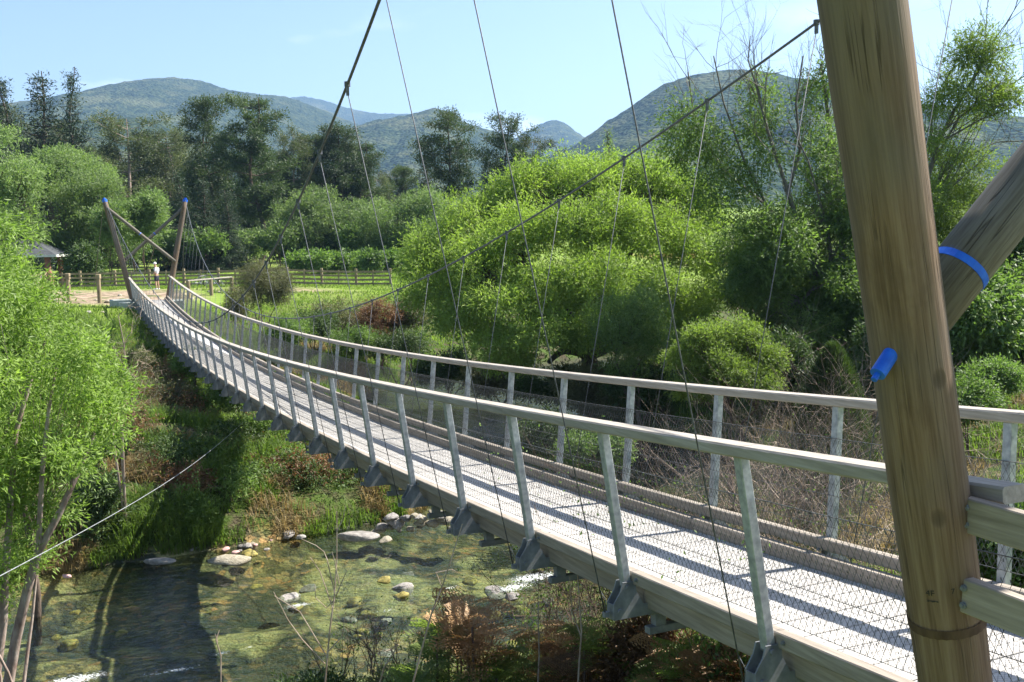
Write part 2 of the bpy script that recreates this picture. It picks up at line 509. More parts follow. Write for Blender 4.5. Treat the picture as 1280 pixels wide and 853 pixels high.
m, n, l, out = mat('ground')
geo = n.new('ShaderNodeNewGeometry')
pos = geo.outputs['Position']
sep = n.new('ShaderNodeSeparateXYZ'); l.new(pos, sep.inputs[0])
g1 = noise(n, l, 0.12, 6, pos); g2 = noise(n, l, 1.8, 6, pos); g3 = noise(n, l, 14, 4, pos)
grasscol = mixc(n, l, g2, (0.09, 0.14, 0.02), (0.19, 0.27, 0.045))
grasscol = mixc(n, l, ramp(n, l, g1, [(0.5, 0.0), (0.68, 0.45)]), grasscol, (0.20, 0.19, 0.08))
soil = mixc(n, l, g3, (0.035, 0.030, 0.018), (0.095, 0.078, 0.048))
bankcol = mixc(n, l, ramp(n, l, g2, [(0.38, 0.0), (0.55, 1.0)]), soil, (0.05, 0.080, 0.016))
# bed: pebbles, algae patches
dsp = n.new('ShaderNodeTexNoise'); dsp.inputs['Scale'].default_value = 3.0; l.new(pos, dsp.inputs['Vector'])
dmx = n.new('ShaderNodeVectorMath'); dmx.operation = 'MULTIPLY_ADD'; dmx.inputs[1].default_value = (.35, .35, .35); l.new(dsp.outputs['Color'], dmx.inputs[0]); l.new(pos, dmx.inputs[2])
vor = n.new('ShaderNodeTexVoronoi'); vor.inputs['Scale'].default_value = 5.5; l.new(dmx.outputs[0], vor.inputs['Vector'])
pe = n.new('ShaderNodeSeparateColor'); l.new(vor.outputs['Color'], pe.inputs[0])
bed = ramp(n, l, pe.outputs[0], [(0.0, (0.055, 0.055, 0.03)), (0.45, (0.15, 0.135, 0.06)), (0.75, (0.27, 0.22, 0.10)), (1.0, (0.32, 0.18, 0.07))])
ve = n.new('ShaderNodeTexVoronoi'); ve.feature = 'DISTANCE_TO_EDGE'; ve.inputs['Scale'].default_value = 5.5; l.new(dmx.outputs[0], ve.inputs['Vector'])
bed = mixc(n, l, ramp(n, l, ve.outputs['Distance'], [(0.0, 0.45), (0.10, 0.0)]), bed, (0.03, 0.035, 0.02))
patch = noise(n, l, 0.42, 5, pos, dist=0.6)
bed = mixc(n, l, ramp(n, l, patch, [(0.44, 0.0), (0.56, 0.85)]), bed, (0.028, 0.038, 0.030))
bed = mixc(n, l, ramp(n, l, noise(n, l, 0.55, 4, pos), [(0.53, 0.0), (0.60, 0.7)]), bed, (0.31, 0.29, 0.13))
pool_dim = n.new('ShaderNodeMapRange'); pool_dim.inputs[1].default_value = 27; pool_dim.inputs[2].default_value = 33; l.new(sep.outputs['Y'], pool_dim.inputs[0])  # dimness of the deep upstream pool, put into the bed colour
bed = mixc(n, l, pool_dim.outputs[0], bed, mixc(n, l, g2, (0.035, 0.038, 0.022), (0.075, 0.075, 0.045)))
mr = n.new('ShaderNodeMapRange'); mr.inputs[1].default_value = -7.45; mr.inputs[2].default_value = -7.1; l.new(sep.outputs['Z'], mr.inputs[0])
c1 = mixc(n, l, mr.outputs[0], bed, bankcol)
mr2 = n.new('ShaderNodeMapRange'); mr2.inputs[1].default_value = -4.6; mr2.inputs[2].default_value = -3.7; l.new(sep.outputs['Z'], mr2.inputs[0])
c2 = mixc(n, l, mr2.outputs[0], c1, grasscol)
at_d = n.new('ShaderNodeAttribute'); at_d.attribute_name = 'dirt'
dirt = mixc(n, l, ramp(n, l, g2, [(0.4, 0.0), (0.6, 1.0)]), (0.15, 0.11, 0.075), (0.34, 0.265, 0.195))
dirt = mixc(n, l, ramp(n, l, noise(n, l, 0.7, 6, pos, rough=.7), [(0.50, 0.0), (0.60, 0.9)]), dirt, (0.10, 0.12, 0.04))
c3 = mixc(n, l, at_d.outputs['Fac'], c2, dirt)
at_r = n.new('ShaderNodeAttribute'); at_r.attribute_name = 'redearth'
c4 = mixc(n, l, at_r.outputs['Fac'], c3, (0.42, 0.20, 0.11))
b = n.new('ShaderNodeBsdfPrincipled'); b.inputs['Roughness'].default_value = 0.95; b.inputs['Specular IOR Level'].default_value = 0.1
l.new(c4, b.inputs['Base Color'])
bp = n.new('ShaderNodeBump'); bp.inputs['Strength'].default_value = 0.8; bp.inputs['Distance'].default_value = 0.08
l.new(g3, bp.inputs['Height']); l.new(bp.outputs[0], b.inputs['Normal'])
l.new(b.outputs[0], out.inputs[0])
M['ground'] = m

gme = np_mesh('ground', np.stack([GX.ravel(), GY.ravel(), GZ.ravel()], -1), faces, [M['ground']], smooth=True)


def blob(X, Y, cx, cy, rx, ry, rot=0):
    c, s = math.cos(rot), math.sin(rot)
    u = ((X - cx) * c + (Y - cy) * s) / rx; v = (-(X - cx) * s + (Y - cy) * c) / ry
    return np.clip(1.6 - 1.6 * (u * u + v * v) + 0.5 * fbm(X / 3, Y / 3, 31, 4), 0, 1)


dirtv = np.maximum.reduce([blob(GX, GY, -27.5, 67.5, 8, 7), blob(GX, GY, -36, 72, 8, 5), blob(GX, GY, -17, 75, 8, 1.8), blob(GX, GY, 21, 107, 6, 6), blob(GX, GY, 3.2, 0, 1.6, 4)])
redv = np.maximum.reduce([blob(GX, GY, -38, 145, 60, 2.6), blob(GX, GY, 24, 126, 9, 8)])
for nm, arr in (('dirt', dirtv), ('redearth', redv)):
    a = gme.attributes.new(nm, 'FLOAT', 'POINT'); a.data.foreach_set('value', arr.ravel().astype(np.float32))
link('ground', gme, kind='structure')

# ------------------------------------------------------------------ water
m, n, l, out = mat('river_water')
geo = n.new('ShaderNodeNewGeometry'); pos = geo.outputs['Position']
mp = n.new('ShaderNodeMapping'); mp.inputs['Scale'].default_value = (1.0, 2.2, 1.0); mp.inputs['Rotation'].default_value = (0, 0, R(-24)); l.new(pos, mp.inputs[0])
w1 = noise(n, l, 2.2, 4, mp.outputs[0], dist=0.8); w2 = noise(n, l, 9, 4, mp.outputs[0])
bp = n.new('ShaderNodeBump'); bp.inputs['Strength'].default_value = 0.55; bp.inputs['Distance'].default_value = 0.12; l.new(w1, bp.inputs['Height'])
bp2 = n.new('ShaderNodeBump'); bp2.inputs['Strength'].default_value = 0.5; bp2.inputs['Distance'].default_value = 0.03; l.new(w2, bp2.inputs['Height']); l.new(bp.outputs[0], bp2.inputs['Normal'])
fr = n.new('ShaderNodeFresnel'); fr.inputs['IOR'].default_value = 1.33; l.new(bp2.outputs[0], fr.inputs['Normal'])
tr = n.new('ShaderNodeBsdfTransparent')
tcol = mixc(n, l, ramp(n, l, w1, [(0.35, 0.0), (0.65, 1.0)]), (0.62, 0.74, 0.66), (0.90, 0.94, 0.84))
l.new(tcol, tr.inputs['Color'])
gl = n.new('ShaderNodeBsdfGlossy'); gl.inputs['Roughness'].default_value = 0.06; l.new(bp2.outputs[0], gl.inputs['Normal'])
mx = n.new('ShaderNodeMixShader'); l.new(fr.outputs[0], mx.inputs[0]); l.new(tr.outputs[0], mx.inputs[1]); l.new(gl.outputs[0], mx.inputs[2])
df = n.new('ShaderNodeBsdfDiffuse'); df.inputs['Color'].default_value = (0.75, 0.78, 0.78, 1)
fa = n.new('ShaderNodeAttribute'); fa.attribute_name = 'foam'
fn = noise(n, l, 16, 5, mp.outputs[0], rough=0.7)
fm = n.new('ShaderNodeMath'); fm.operation = 'ADD'; l.new(fa.outputs['Fac'], fm.inputs[0]); l.new(fn, fm.inputs[1])
foam = ramp(n, l, fm.outputs[0], [(0.80, 0.0), (0.98, 1.0)])
# ramp position is clamped to 1, so scale the sum first
fs = n.new('ShaderNodeMath'); fs.operation = 'MULTIPLY'; fs.inputs[1].default_value = 0.66; l.new(fm.outputs[0], fs.inputs[0])
foam = ramp(n, l, fs.outputs[0], [(0.585, 0.0), (0.68, 1.0)])
mx2 = n.new('ShaderNodeMixShader'); l.new(foam, mx2.inputs[0]); l.new(mx.outputs[0], mx2.inputs[1]); l.new(df.outputs[0], mx2.inputs[2])
l.new(mx2.outputs[0], out.inputs[0])
M['water'] = m
wx = np.arange(-60, 60.01, 0.22); wy = np.arange(-8, 70.01, 0.22)
WX, WY = np.meshgrid(wx, wy)
keep = np.abs(river_d(WX, WY)) < 7.5
WZ = WATER + 0.025 * fbm(WX * 1.3, WY * 1.3, 77, 3) + 0.02 * fbm(WX * 4, WY * 4, 78, 2)
wi = np.arange(WX.size).reshape(WX.shape)
wf = np.stack([wi[:-1, :-1], wi[:-1, 1:], wi[1:, 1:], wi[1:, :-1]], -1)
wf = wf[keep[:-1, :-1]]
foamv = np.zeros(WX.shape)
for px, py, rx, ry in ((668, 722, 1.0, 0.45), (640, 735, 0.7, 0.3), (372, 757, 0.5, 0.2), (90, 850, 1.0, 0.3), (215, 838, 0.9, 0.15), (285, 815, 0.8, 0.12), (560, 735, 0.5, 0.15), (478, 765, 0.4, 0.12)):
    p = at(px, py, 20); p = p * (WATER / p.z)
    u, v = WX - p.x, WY - p.y
    c, s = math.cos(R(24)), math.sin(R(24))
    foamv = np.maximum(foamv, 0.50 * np.exp(-(((u * c + v * s) / rx) ** 2 + ((-u * s + v * c) / ry) ** 2)))
wme = np_mesh('river', np.stack([WX.ravel(), WY.ravel(), WZ.ravel()], -1), wf, [M['water']], smooth=True)
a = wme.attributes.new('foam', 'FLOAT', 'POINT'); a.data.foreach_set('value', foamv.ravel().astype(np.float32))
link('river', wme, kind='structure')

# ------------------------------------------------------------------ hills
def forest_mat(name, a, b2, c3_, sc):
    m, n, l, out = mat(name)
    geo = n.new('ShaderNodeNewGeometry'); pos = geo.outputs['Position']
    f = noise(n, l, sc, 10, pos, rough=0.72)
    f2 = noise(n, l, sc * 0.12, 5, pos)
    col = ramp(n, l, f, [(0.40, a), (0.50, b2), (0.60, c3_)])
    col = mixc(n, l, ramp(n, l, f2, [(0.52, 0.0), (0.64, 0.5)]), col, (0.11, 0.115, 0.055))
    vo = n.new('ShaderNodeTexVoronoi'); vo.inputs['Scale'].default_value = sc * 2.0; l.new(pos, vo.inputs['Vector'])
    b = n.new('ShaderNodeBsdfPrincipled'); b.inputs['Roughness'].default_value = 1.0; b.inputs['Specular IOR Level'].default_value = 0.0
    l.new(col, b.inputs['Base Color'])
    bp = n.new('ShaderNodeBump'); bp.inputs['Strength'].default_value = 1.0; bp.inputs['Distance'].default_value = 0.35 / sc; bp.invert = True
    l.new(vo.outputs['Distance'], bp.inputs['Height']); l.new(bp.outputs[0], b.inputs['Normal'])
    l.new(b.outputs[0], out.inputs[0])
    return m


M['forest'] = forest_mat('hill_forest', (0.009, 0.017, 0.009), (0.026, 0.040, 0.018), (0.056, 0.070, 0.030), 0.075)


def hill(name, ridge, dist, depth, seed, spur=0.16):
    """ridge: (px, py) points of its skyline; the hillside climbs from the valley up to it"""
    P = [at(px, py, dist) for px, py in ridge]
    xs = np.array([p.x for p in P]); zs = np.array([p.z for p in P])
    nx_, ny_ = 360, 130
    X = np.linspace(xs[0], xs[-1], nx_)
    H = np.interp(X, xs, zs)
    k = np.array([1, 2, 3, 2, 1.]) / 9
    for _ in range(6): H[2:-2] = np.convolve(H, k, 'same')[2:-2]
    T = np.linspace(-1, 0.7, ny_)                      # -1 foot, 0 ridge, beyond: the back
    XX, TT = np.meshgrid(X, T)
    YY = dist + TT * depth
    prof = np.where(TT < 0, 1 - np.abs(TT) ** 1.15, 1 - (TT / 0.7) ** 2 * 0.9)
    HH = np.interp(XX * (dist / np.maximum(YY, 1)) ** 0.0, X, H)
    n1 = fbm(XX / (depth * 0.33), YY / (depth * 0.6), seed, 5)
    ridged = 1 - np.abs(fbm(XX / (depth * 0.28) + 0.4 * n1, YY / (depth * 0.9), seed + 5, 4)) * 2
    env = np.clip(-TT * 3.0, 0, 1) * (TT < 0)
    Z = -4 + (HH + 4) * prof + (HH + 4) * env * (spur * ridged - 0.11 + spur * 0.6 * n1)
    Z += 5.0 * fbm(XX / 16, YY / 16, seed + 9, 3) * np.clip(dist / 2500, 0.3, 1)
    ii = np.arange(XX.size).reshape(XX.shape)
    f = np.stack([ii[:-1, :-1], ii[:-1, 1:], ii[1:, 1:], ii[1:, :-1]], -1).reshape(-1, 4)
    link(name, np_mesh(name, np.stack([XX.ravel(), YY.ravel(), Z.ravel()], -1), f, [M['forest']], smooth=True), kind='structure')


hill('hill_wooded_summit', [(-420, 250), (-200, 190), (-60, 160), (40, 142), (90, 129), (130, 120), (165, 103), (195, 97), (225, 97), (250, 101), (290, 114), (330, 119), (360, 121), (400, 136), (450, 158), (520, 185), (620, 240), (760, 290)], 2600, 1500, 1)
hill('hill_far_blue', [(100, 200), (250, 160), (320, 128), (350, 122), (385, 121), (410, 127), (440, 137), (470, 142), (520, 143), (560, 150), (620, 165), (700, 190), (900, 260)], 4300, 1500, 2)
hill('hill_middle_ridge', [(330, 260), (380, 195), (430, 166), (470, 152), (512, 144), (535, 137), (546, 135), (562, 142), (580, 153), (602, 160), (625, 166), (650, 178), (690, 200), (760, 240), (840, 290)], 2000, 1000, 3)
hill('hill_small_peak', [(560, 240), (620, 190), (655, 166), (672, 157), (688, 151), (700, 151), (712, 158), (730, 172), (780, 200), (900, 260)], 3200, 1100, 4)
hill('hill_right_dome', [(560, 300), (640, 240), (690, 200), (715, 184), (745, 162), (775, 142), (800, 124), (835, 103), (862, 95), (890, 90), (925, 89), (955, 91), (1010, 103), (1060, 115), (1120, 130), (1186, 146), (1230, 158), (1276, 172), (1350, 195), (1500, 240), (1700, 290)], 1500, 900, 5)
hill('hill_near_knoll', [(-200, 260), (-60, 190), (60, 160), (120, 149), (160, 147), (200, 151), (232, 163), (262, 178), (300, 192), (360, 212), (460, 262)], 1300, 600, 6)

# ------------------------------------------------------------------ the suspension bridge
BX, BY, BZ, HD = 2.53173, 6.57984, -2.62046, 1.989175
SL, CU, SP, BW, LEAN = -0.0822743, 0.00119031, 1.767448, 2.0693, 0.14421
SN, SF = -1.5694, 60.614


def dz(s): return SL * s + CU * s * s
def slope(s): return SL + 2 * CU * s


bridge = empty('suspension_bridge', (BX, BY, BZ), HD, label='long timber and steel suspension footbridge sagging across the river', cat='footbridge')
B2W = Matrix.Translation((BX, BY, BZ)) @ Matrix.Rotation(HD, 4, 'Z')
W2B = B2W.inverted()


def bp_(s, y, h):
    """bridge frame: s along, y to the left, h above the deck line (square to the deck)"""
    return Vector((s - slope(s) * h, y, dz(s) + h))


def along(s0, s1, step=0.55):
    k = max(2, int((s1 - s0) / step))
    return [s0 + (s1 - s0) * i / k for i in range(k + 1)]


def rail_profile(w, h, e=0.012):
    w /= 2
    return [(-w + e, -h), (w - e, -h), (w, -h + e), (w, -e), (w - e, 0), (-w + e, 0), (-w, -e), (-w, -h + e)]


# handrails
for sd_ in (1, -1):
    s0 = -2.0 if sd_ > 0 else -4.5
    for nm_, bays, off_, hh_, pw, ph, pe, mt_, send in (('handrail', 3, BW / 2 + LEAN + 0.01, 1.325, 0.15, 0.078, .012, 'rail', SF + .6), ('kerb_rail', 3, 0.955, 0.12, 0.09, 0.10, .008, 'kerb', SF), ('stringer', 4, 0.83, 0.005, 0.095, 0.195, .008, 'kerb', SF)):
        sa = s0
        cut = SP * (2 if bays == 3 else 1) + (0.0 if sd_ > 0 else SP)
        while sa < send - .1:
            sb = min(cut, send)
            fr = [(lambda a, b, s=s: bp_(s, sd_ * off_ + a, hh_ + b)) for s in along(sa + .003, sb - .003)]
            MB().sweep(fr, rail_profile(pw, ph, pe)).build(nm_, M[mt_], bridge)
            sa = sb; cut = sb + SP * bays
# bolt heads through the kerb and the handrail brackets of the nearer bays
bolt_me = MB().tube([(0, 0, 0), (0, .012, 0)], .016, 8).tube([(0, .012, 0), (0, .020, 0)], .010, 6).mesh('bolt', M['steeldark'])
for k in range(-1, 14):
    for sd_ in (1, -1):
        for ds in (-.11, .11):
            link('bolt', bolt_me, bridge, bp_(k * SP + ds, sd_ * 1.0005, .07), (0, 0, 0 if sd_ > 0 else math.pi))
        link('bolt', bolt_me, bridge, bp_(k * SP, sd_ * .893, .015), (math.pi / 2, 0, 0))

# deck boards, one by one
board = MB().box(-0.0745, 0.0745, -0.78, 0.78, -0.035, 0).mesh('deck_board', M['plank'], bevel=0.004)
NB = 402
s = -4.4
bs = []
while s < SF:
    bs.append(s); s += 0.1615
for i, s in enumerate(bs[:300]):
    p = bp_(s, random.uniform(-0.006, 0.006), -0.115 + random.uniform(-0.002, 0.002))
    link('deck_board', board, bridge, p, (0, -math.atan(slope(s)), random.uniform(-0.004, 0.004)))
rest = MB()
for s in bs[300:]:
    c = bp_(s, 0, -0.115); a = -math.atan(slope(s))
    rest.box(c.x - 0.0745, c.x + 0.0745, -0.78, 0.78, c.z - 0.035, c.z)
rest.build('far_deck_boards', M['plank'], bridge, kind='stuff')
# anti-slip netting stapled on the boards
vs, fs_ = [], []
def strip(a, b, w):
    o = len(vs)
    d = (b - a).normalized(); q = Vector((-d.y, d.x, 0)) * w
    vs.extend([tuple(a - q), tuple(a + q), tuple(b + q), tuple(b - q)]); fs_.append((o, o + 1, o + 2, o + 3))
ss = -4.4
while ss < 22:
    for dr in (1, -1):
        seg = []
        for k in range(4):
            y = -0.76 * dr + dr * 0.38 * (k + 0.0)
            seg.append(bp_(ss + 0.3 * k, y, -0.109))
        seg.append(bp_(ss + 1.2, 0.76 * dr, -0.109))
        for a_, b_ in zip(seg[:-1], seg[1:]): strip(a_, b_, 0.0011)
    ss += 0.045
nm_ = np_mesh('deck_netting', np.array(vs), np.array(fs_), [M['wire']])
link('deck_netting', nm_, bridge, kind='stuff')

# stanchions with their brackets, transoms
NT = 35
st = MB()
st.add([(-.0375, -.035, 0), (.0375, -.035, 0), (.0375, .035, 0), (-.0375, .035, 0), (-.0375, -.035 + LEAN, 1.25), (.0375, -.035 + LEAN, 1.25), (.0375, .035 + LEAN, 1.25), (-.0375, .035 + LEAN, 1.25)],
       [(0, 3, 2, 1), (4, 5, 6, 7), (0, 1, 5, 4), (1, 2, 6, 5), (2, 3, 7, 6), (3, 0, 4, 7)])
st_me = st.mesh('stanchion', M['steel'], bevel=0.006)
br = MB()
pl = [(-.06, .05), (.06, .05), (.085, -.02), (.15, -.11), (.15, -.235), (-.24, -.235), (-.24, -.16), (-.12, -.14), (-.06, -.03)]
br.prism(pl, -0.055, -0.043).prism(pl, 0.043, 0.055)
br.box(-.0425, .0425, .138, .149, -.234, -.112)
br.tube([(-.075, .02, .01), (.075, .02, .01)], .018, 8).tube([(-.075, .10, -.17), (.075, .10, -.17)], .022, 8)
br.box(-.02, .02, .17, .215, -.21, -.17)
br_me = br.mesh('bracket', M['steeldark'])
tr_me = MB().box(-.04, .04, -.86, .86, -.25, -.192).box(-.04, .04, -.80, -.70, -.35, -.25).box(-.04, .04, .70, .80, -.35, -.25).box(-.04, .04, -.86, .86, -.41, -.35).mesh('transom', M['steeldark'], bevel=0.004)
cl_me = MB().tube([(0, 0, -.02), (0, 0, .03)], .032, 8).box(-.018, .018, -.012, .012, -.11, -.02).mesh('cable_clamp', M['cable'])

HN, HF, AN, AF, BNk, BFk = 6.6354, 5.9856, 0.2438, 0.2135, 0.0409, 0.0019
WBN, WBF, ZC, LLOW = 1.1207, 1.0467, -2.4655 - BZ, 1.3172
TN = (SN - BNk * HN, WBN + AN * HN, dz(SN) + HN)
TF = (SF + BFk * HF, WBF + AF * HF, dz(SF) + HF)


def cable_pt(u, sd_):
    k = 4 * u * (1 - u)
    return Vector((TN[0] + (TF[0] - TN[0]) * u,
                   sd_ * (TN[1] + (TF[1] - TN[1]) * u - k * ((TN[1] + TF[1]) / 2 - LLOW)),
                   TN[2] + (TF[2] - TN[2]) * u - k * ((TN[2] + TF[2]) / 2 - ZC)))


for sd_ in (1, -1):
    pts = [cable_pt(i / 90, sd_) for i in range(91)]
    pts = [Vector((-16, sd_ * 3.4, -0.6))] + pts + [Vector((SF + 11, sd_ * 3.0, -1.0))]
    MB().tube(pts, 0.0155, 8).build('main_cable', M['cable'], bridge, smooth=True)

for k in range(NT):
    s = k * SP
    m_ = slope(s)
    for sd_ in (1, -1):
        rot = (0, -math.atan(m_), 0) if sd_ > 0 else (0, math.atan(m_), math.pi)
        so = link('stanchion', st_me, bridge, bp_(s, sd_ * BW / 2, 0), rot)
        link('bracket', br_me, so)
        # hanger rod up to the cable
        u = (s - TN[0]) / (TF[0] - TN[0])
        top = cable_pt(u, sd_)
        bot = bp_(s, sd_ * (BW / 2 + 0.20), -0.19)
        hg = MB().tube([top - Vector((0, 0, .08)), bot], 0.0052, 5)
        lp = bot + (top - bot).normalized() * 0.22
        if k < 8:
            hg.tube([bot, bot + Vector((0.015, 0.012, 0.12)), lp, bot + Vector((-0.015, 0.0, 0.12)), bot], 0.004, 4)
        h_ = hg.build('hanger', M['cable'], bridge, smooth=True)
        link('cable_clamp', cl_me, h_, top)
    link('transom', tr_me, bridge, bp_(s, 0, 0), (0, -math.atan(m_), 0))

# side netting: real wires, woven diamond pattern, on three strand wires
def ywall(h): return BW / 2 + LEAN * h / 1.25 - 0.045


for sd_ in (1, -1):
    V, Fc = [], []
    def wire(a, b, r):
        o = len(V)
        d = (b - a).normalized(); p1 = d.cross(Vector((0, 1, 0))).normalized() * r; p2 = Vector((0, r, 0))
        for c_ in (a, b): V.extend([tuple(c_ + p1), tuple(c_ - p1 * .5 + p2 * .87), tuple(c_ - p1 * .5 - p2 * .87)])
        for q in range(3):
            q2 = (q + 1) % 3; Fc.append((o + q, o + q2, o + 3 + q2, o + 3 + q))
    h0, h1 = 0.20, 0.975
    s = -2.0 if sd_ > 0 else -4.0
    while s < SF - 0.5:
        stp = 0.052 if s < 34 else 0.104
        r = 0.0016 if s < 34 else 0.0021
        jit = random.uniform(-.004, .004)
        wire(bp_(s + jit, sd_ * ywall(h0), h0), bp_(s + .43, sd_ * ywall(h1), h1), r)
        wire(bp_(s + .43 + jit, sd_ * ywall(h0), h0), bp_(s, sd_ * ywall(h1), h1), r)
        s += stp
    if True:      # twisted knots of the nearer panels
        s = -2.0
        while s < 17:
            for j in range(1, 9):
                hh = h0 + (h1 - h0) * j / 8.27
                c_ = bp_(s + (0.026 if j % 2 else 0), sd_ * ywall(hh), hh)
                d_ = Vector((.0022, 0, .007)); wire(c_ - d_, c_ + d_, .0032)
            s += 0.052
    link('wire_netting', np_mesh('wire_netting', np.array(V), np.array(Fc), [M['wire']]), bridge, kind='stuff')
    for hh in (0.975, 0.48, 0.21):
        y_ = ywall(hh)
        MB().tube([bp_(s, sd_ * y_, hh) + Vector((0, 0, -.008 * abs(math.sin(math.pi * s / SP)))) for s in along(-2.4 if sd_ > 0 else -4.4, SF, .45)], 0.0032 if hh > .9 else .0024, 5).build('strand_wire', M['wire'], bridge)

# tower posts and braces
def post_line(near, sd_):
    if near:
        return Vector((SN, sd_ * (WBN - .02), dz(SN))), Vector(TN[:1] + (sd_ * TN[1],) + TN[2:])
    return Vector((SF, sd_ * WBF, dz(SF))), Vector(TF[:1] + (sd_ * TF[1],) + TF[2:])


def band(a, b, r, w):
    """a ring of strap round a pole"""
    d = (b - a).normalized()
    mb = MB()
    mb.tube([a - d * w / 2, a + d * w / 2], r, 24)
    return mb


for near in (True, False):
    for sd_ in (1, -1):
        a, t = post_line(near, sd_)
        d = (t - a).normalized()
        a2 = a - d * 1.6
        r0, r1 = (0.166, 0.174) if near else (0.185, 0.145)
        pts = [a2 + (t - a2) * (i / 14) for i in range(15)]
        rr = [r0 + (r1 - r0) * i / 14 + 0.003 * math.sin(i * 1.7) for i in range(15)]
        po = MB().tube(pts, rr, 28).build('tower_post', M['post'], bridge, smooth=True)
        add_grain(po, a2, t)
        MB().tube([t - d * .15, t + d * .01], r1 + .004, 24).tube([t, t + d * .10], .07, 12).build('post_cap', M['blue'], po)
    # crossed braces
    for sd_ in (1, -1):
        a, t = post_line(near, sd_); a3, t3 = post_line(near, -sd_)
        H_ = HN if near else HF
        hi, lo = (H_ - 0.5) / H_, 2.2 / H_
        off = Vector((-0.17 * sd_ if not near else (0.06 if sd_ > 0 else 0.32), 0, 0))
        A = a3 + (t3 - a3) * lo; Bq = a + (t - a) * hi
        Ao, Bo = A + off, Bq + off
        if near and sd_ < 0:                       # this one passes behind the left post and in front of the right one
            Sp = W2B @ at(1198, 338, 4.8)
            Bo = a + (t - a) * (6.1 / H_)
            Ao = Sp - (Bo - Sp).normalized() * 0.30
        d = (Bo - Ao).normalized()
        rb = 0.138 if near else 0.10
        bo = MB().tube([Ao + (Bo - Ao) * (i / 10) for i in range(11)], rb, 24).build('brace', M['brace'], bridge, smooth=True)
        add_grain(bo, Ao, Bo)
        q = Ao + d * (0.30 if near and sd_ < 0 else (0.5 if near else 2.6))
        MB().tube([q - d * .020, q + d * .020], rb + .004, 28).build('strap', M['blue'], bo)
        q2 = Ao - d * 0.16
        n_ = Vector((0, 1 if A.y > 0 else -1, 0))
        if near and sd_ < 0:
            # the tie rod of this joint comes out through the post on the camera side
            S_ = W2B @ at(1118, 436, 4.34); e_ = W2B @ at(1097, 468, 4.27)
            MB().tube([S_, e_], .034, 20).tube([e_, e_ + (e_ - S_) * .22], .014, 10).build('tie_pipe', M['blue'], bo)
            MB().box(S_.x - .045, S_.x + .045, S_.y - .03, S_.y + .02, S_.z - .02, S_.z + .045).build('tie_plate', M['blue'], bo)
# stencilled mark and dark stain ring low on the near left post
a, t = post_line(True, 1)
npost = [o for o in bridge.children if o.name.startswith('tower_post')][0]
ax = (t - a).normalized()
hm = 0.86
cpt = a + ax * (hm / ax.z)
toc = (W2B @ Vector((0, 0, 0))) - cpt; toc = (toc - ax * toc.dot(ax)).normalized()
sidev = ax.cross(toc).normalized()
def on_post(u, v, lift=.0012, th0=0.0):
    r_ = 0.1725 + lift; th = th0 + u / r_
    return cpt + ax * v + (toc * math.cos(th) + sidev * math.sin(th)) * r_
ink = surf('faded_ink', [(0.3, 0.012), (0.7, 0.05)], scale=60, rough=.9, bump=0)
stain = surf('creosote_stain', [(0.3, (0.050, 0.028, 0.018)), (0.7, (0.105, 0.066, 0.040))], scale=14, stretch=(1, 1, .3), rough=.9, bump=.3)
for txt, u0, v0, sz in (('4F', -.075, .02, .042), ('7', .035, .03, .036)):
    cu_ = bpy.data.curves.new('mark', 'FONT'); cu_.body = txt; cu_.size = sz; cu_.resolution_u = 3
    to = bpy.data.objects.new('mark', cu_); C.objects.link(to)
    bpy.context.view_layer.update()
    mm_ = bpy.data.meshes.new_from_object(to.evaluated_get(bpy.context.evaluated_depsgraph_get()))
    bpy.data.objects.remove(to)
    for v_ in mm_.vertices: v_.co = on_post(v_.co.x + u0, v_.co.y + v0)
    mm_.materials.clear(); mm_.materials.append(ink)
    link('stencil_mark', mm_, npost)
mb = MB()
mb.add([on_post(-.072 + .012 * i, -.012 + .004 * (i % 2)) for i in range(5)] + [on_post(-.072 + .012 * i, -.004) for i in range(5)], [(i, i + 1, i + 6, i + 5) for i in range(4)])
mb.build('stencil_mark', ink, npost)
mb = MB(); K = 60
V_ = []
for i in range(K + 1):
    u = (i / K - .5) * 2 * math.pi * .1668 * .62
    V_.append(on_post(u, -.165 + .006 * math.cos(u * 6) + .001 * math.sin(i * 2.1), .0008))
for i in range(K + 1):
    u = (i / K - .5) * 2 * math.pi * .1668 * .62
    V_.append(on_post(u, -.212 + .002 * math.sin(i * 1.9) + .008 * math.cos(u * 6), .0008))
mb.add(V_, [(i, i + 1, K + 2 + i, K + 1 + i) for i in range(K)])
mb.build('stain_ring', stain, npost)
# far landing: concrete sill
MB().box(SF - .6, SF + .5, -1.9, 1.9, dz(SF) - 1.0, dz(SF) - .18).box(SF - .45, SF + .5, 1.15, 2.35, dz(SF) - .75, dz(SF) - .02).build('abutment', M['concrete'], bridge, bevel=.03)
MB().box(SN - 3.5, SN + .3, -1.5, .85, dz(SN) - 1.3, dz(SN) - .45).build('abutment', M['concrete'], bridge, bevel=.03)

# wind guys slung under the deck
for sd_ in (1, -1):
    pts = []
    for i in range(41):
        u = i / 40
        s = -1 + 62 * u
        k = 4 * u * (1 - u)
        pts.append(Vector((s, sd_ * (5.0 - 4.05 * k), dz(s) - 1.9 + 1.5 * k)))
    if sd_ < 0:
        MB().tube(pts, 0.012, 6).build('wind_guy', M['cable'], bridge, smooth=True)
    else:
        MB().tube([(s_, .35, dz(s_) - .45) for s_ in along(-1.5, 60, 4)], 0.012, 6).build('wind_guy', M['cable'], bridge, smooth=True)

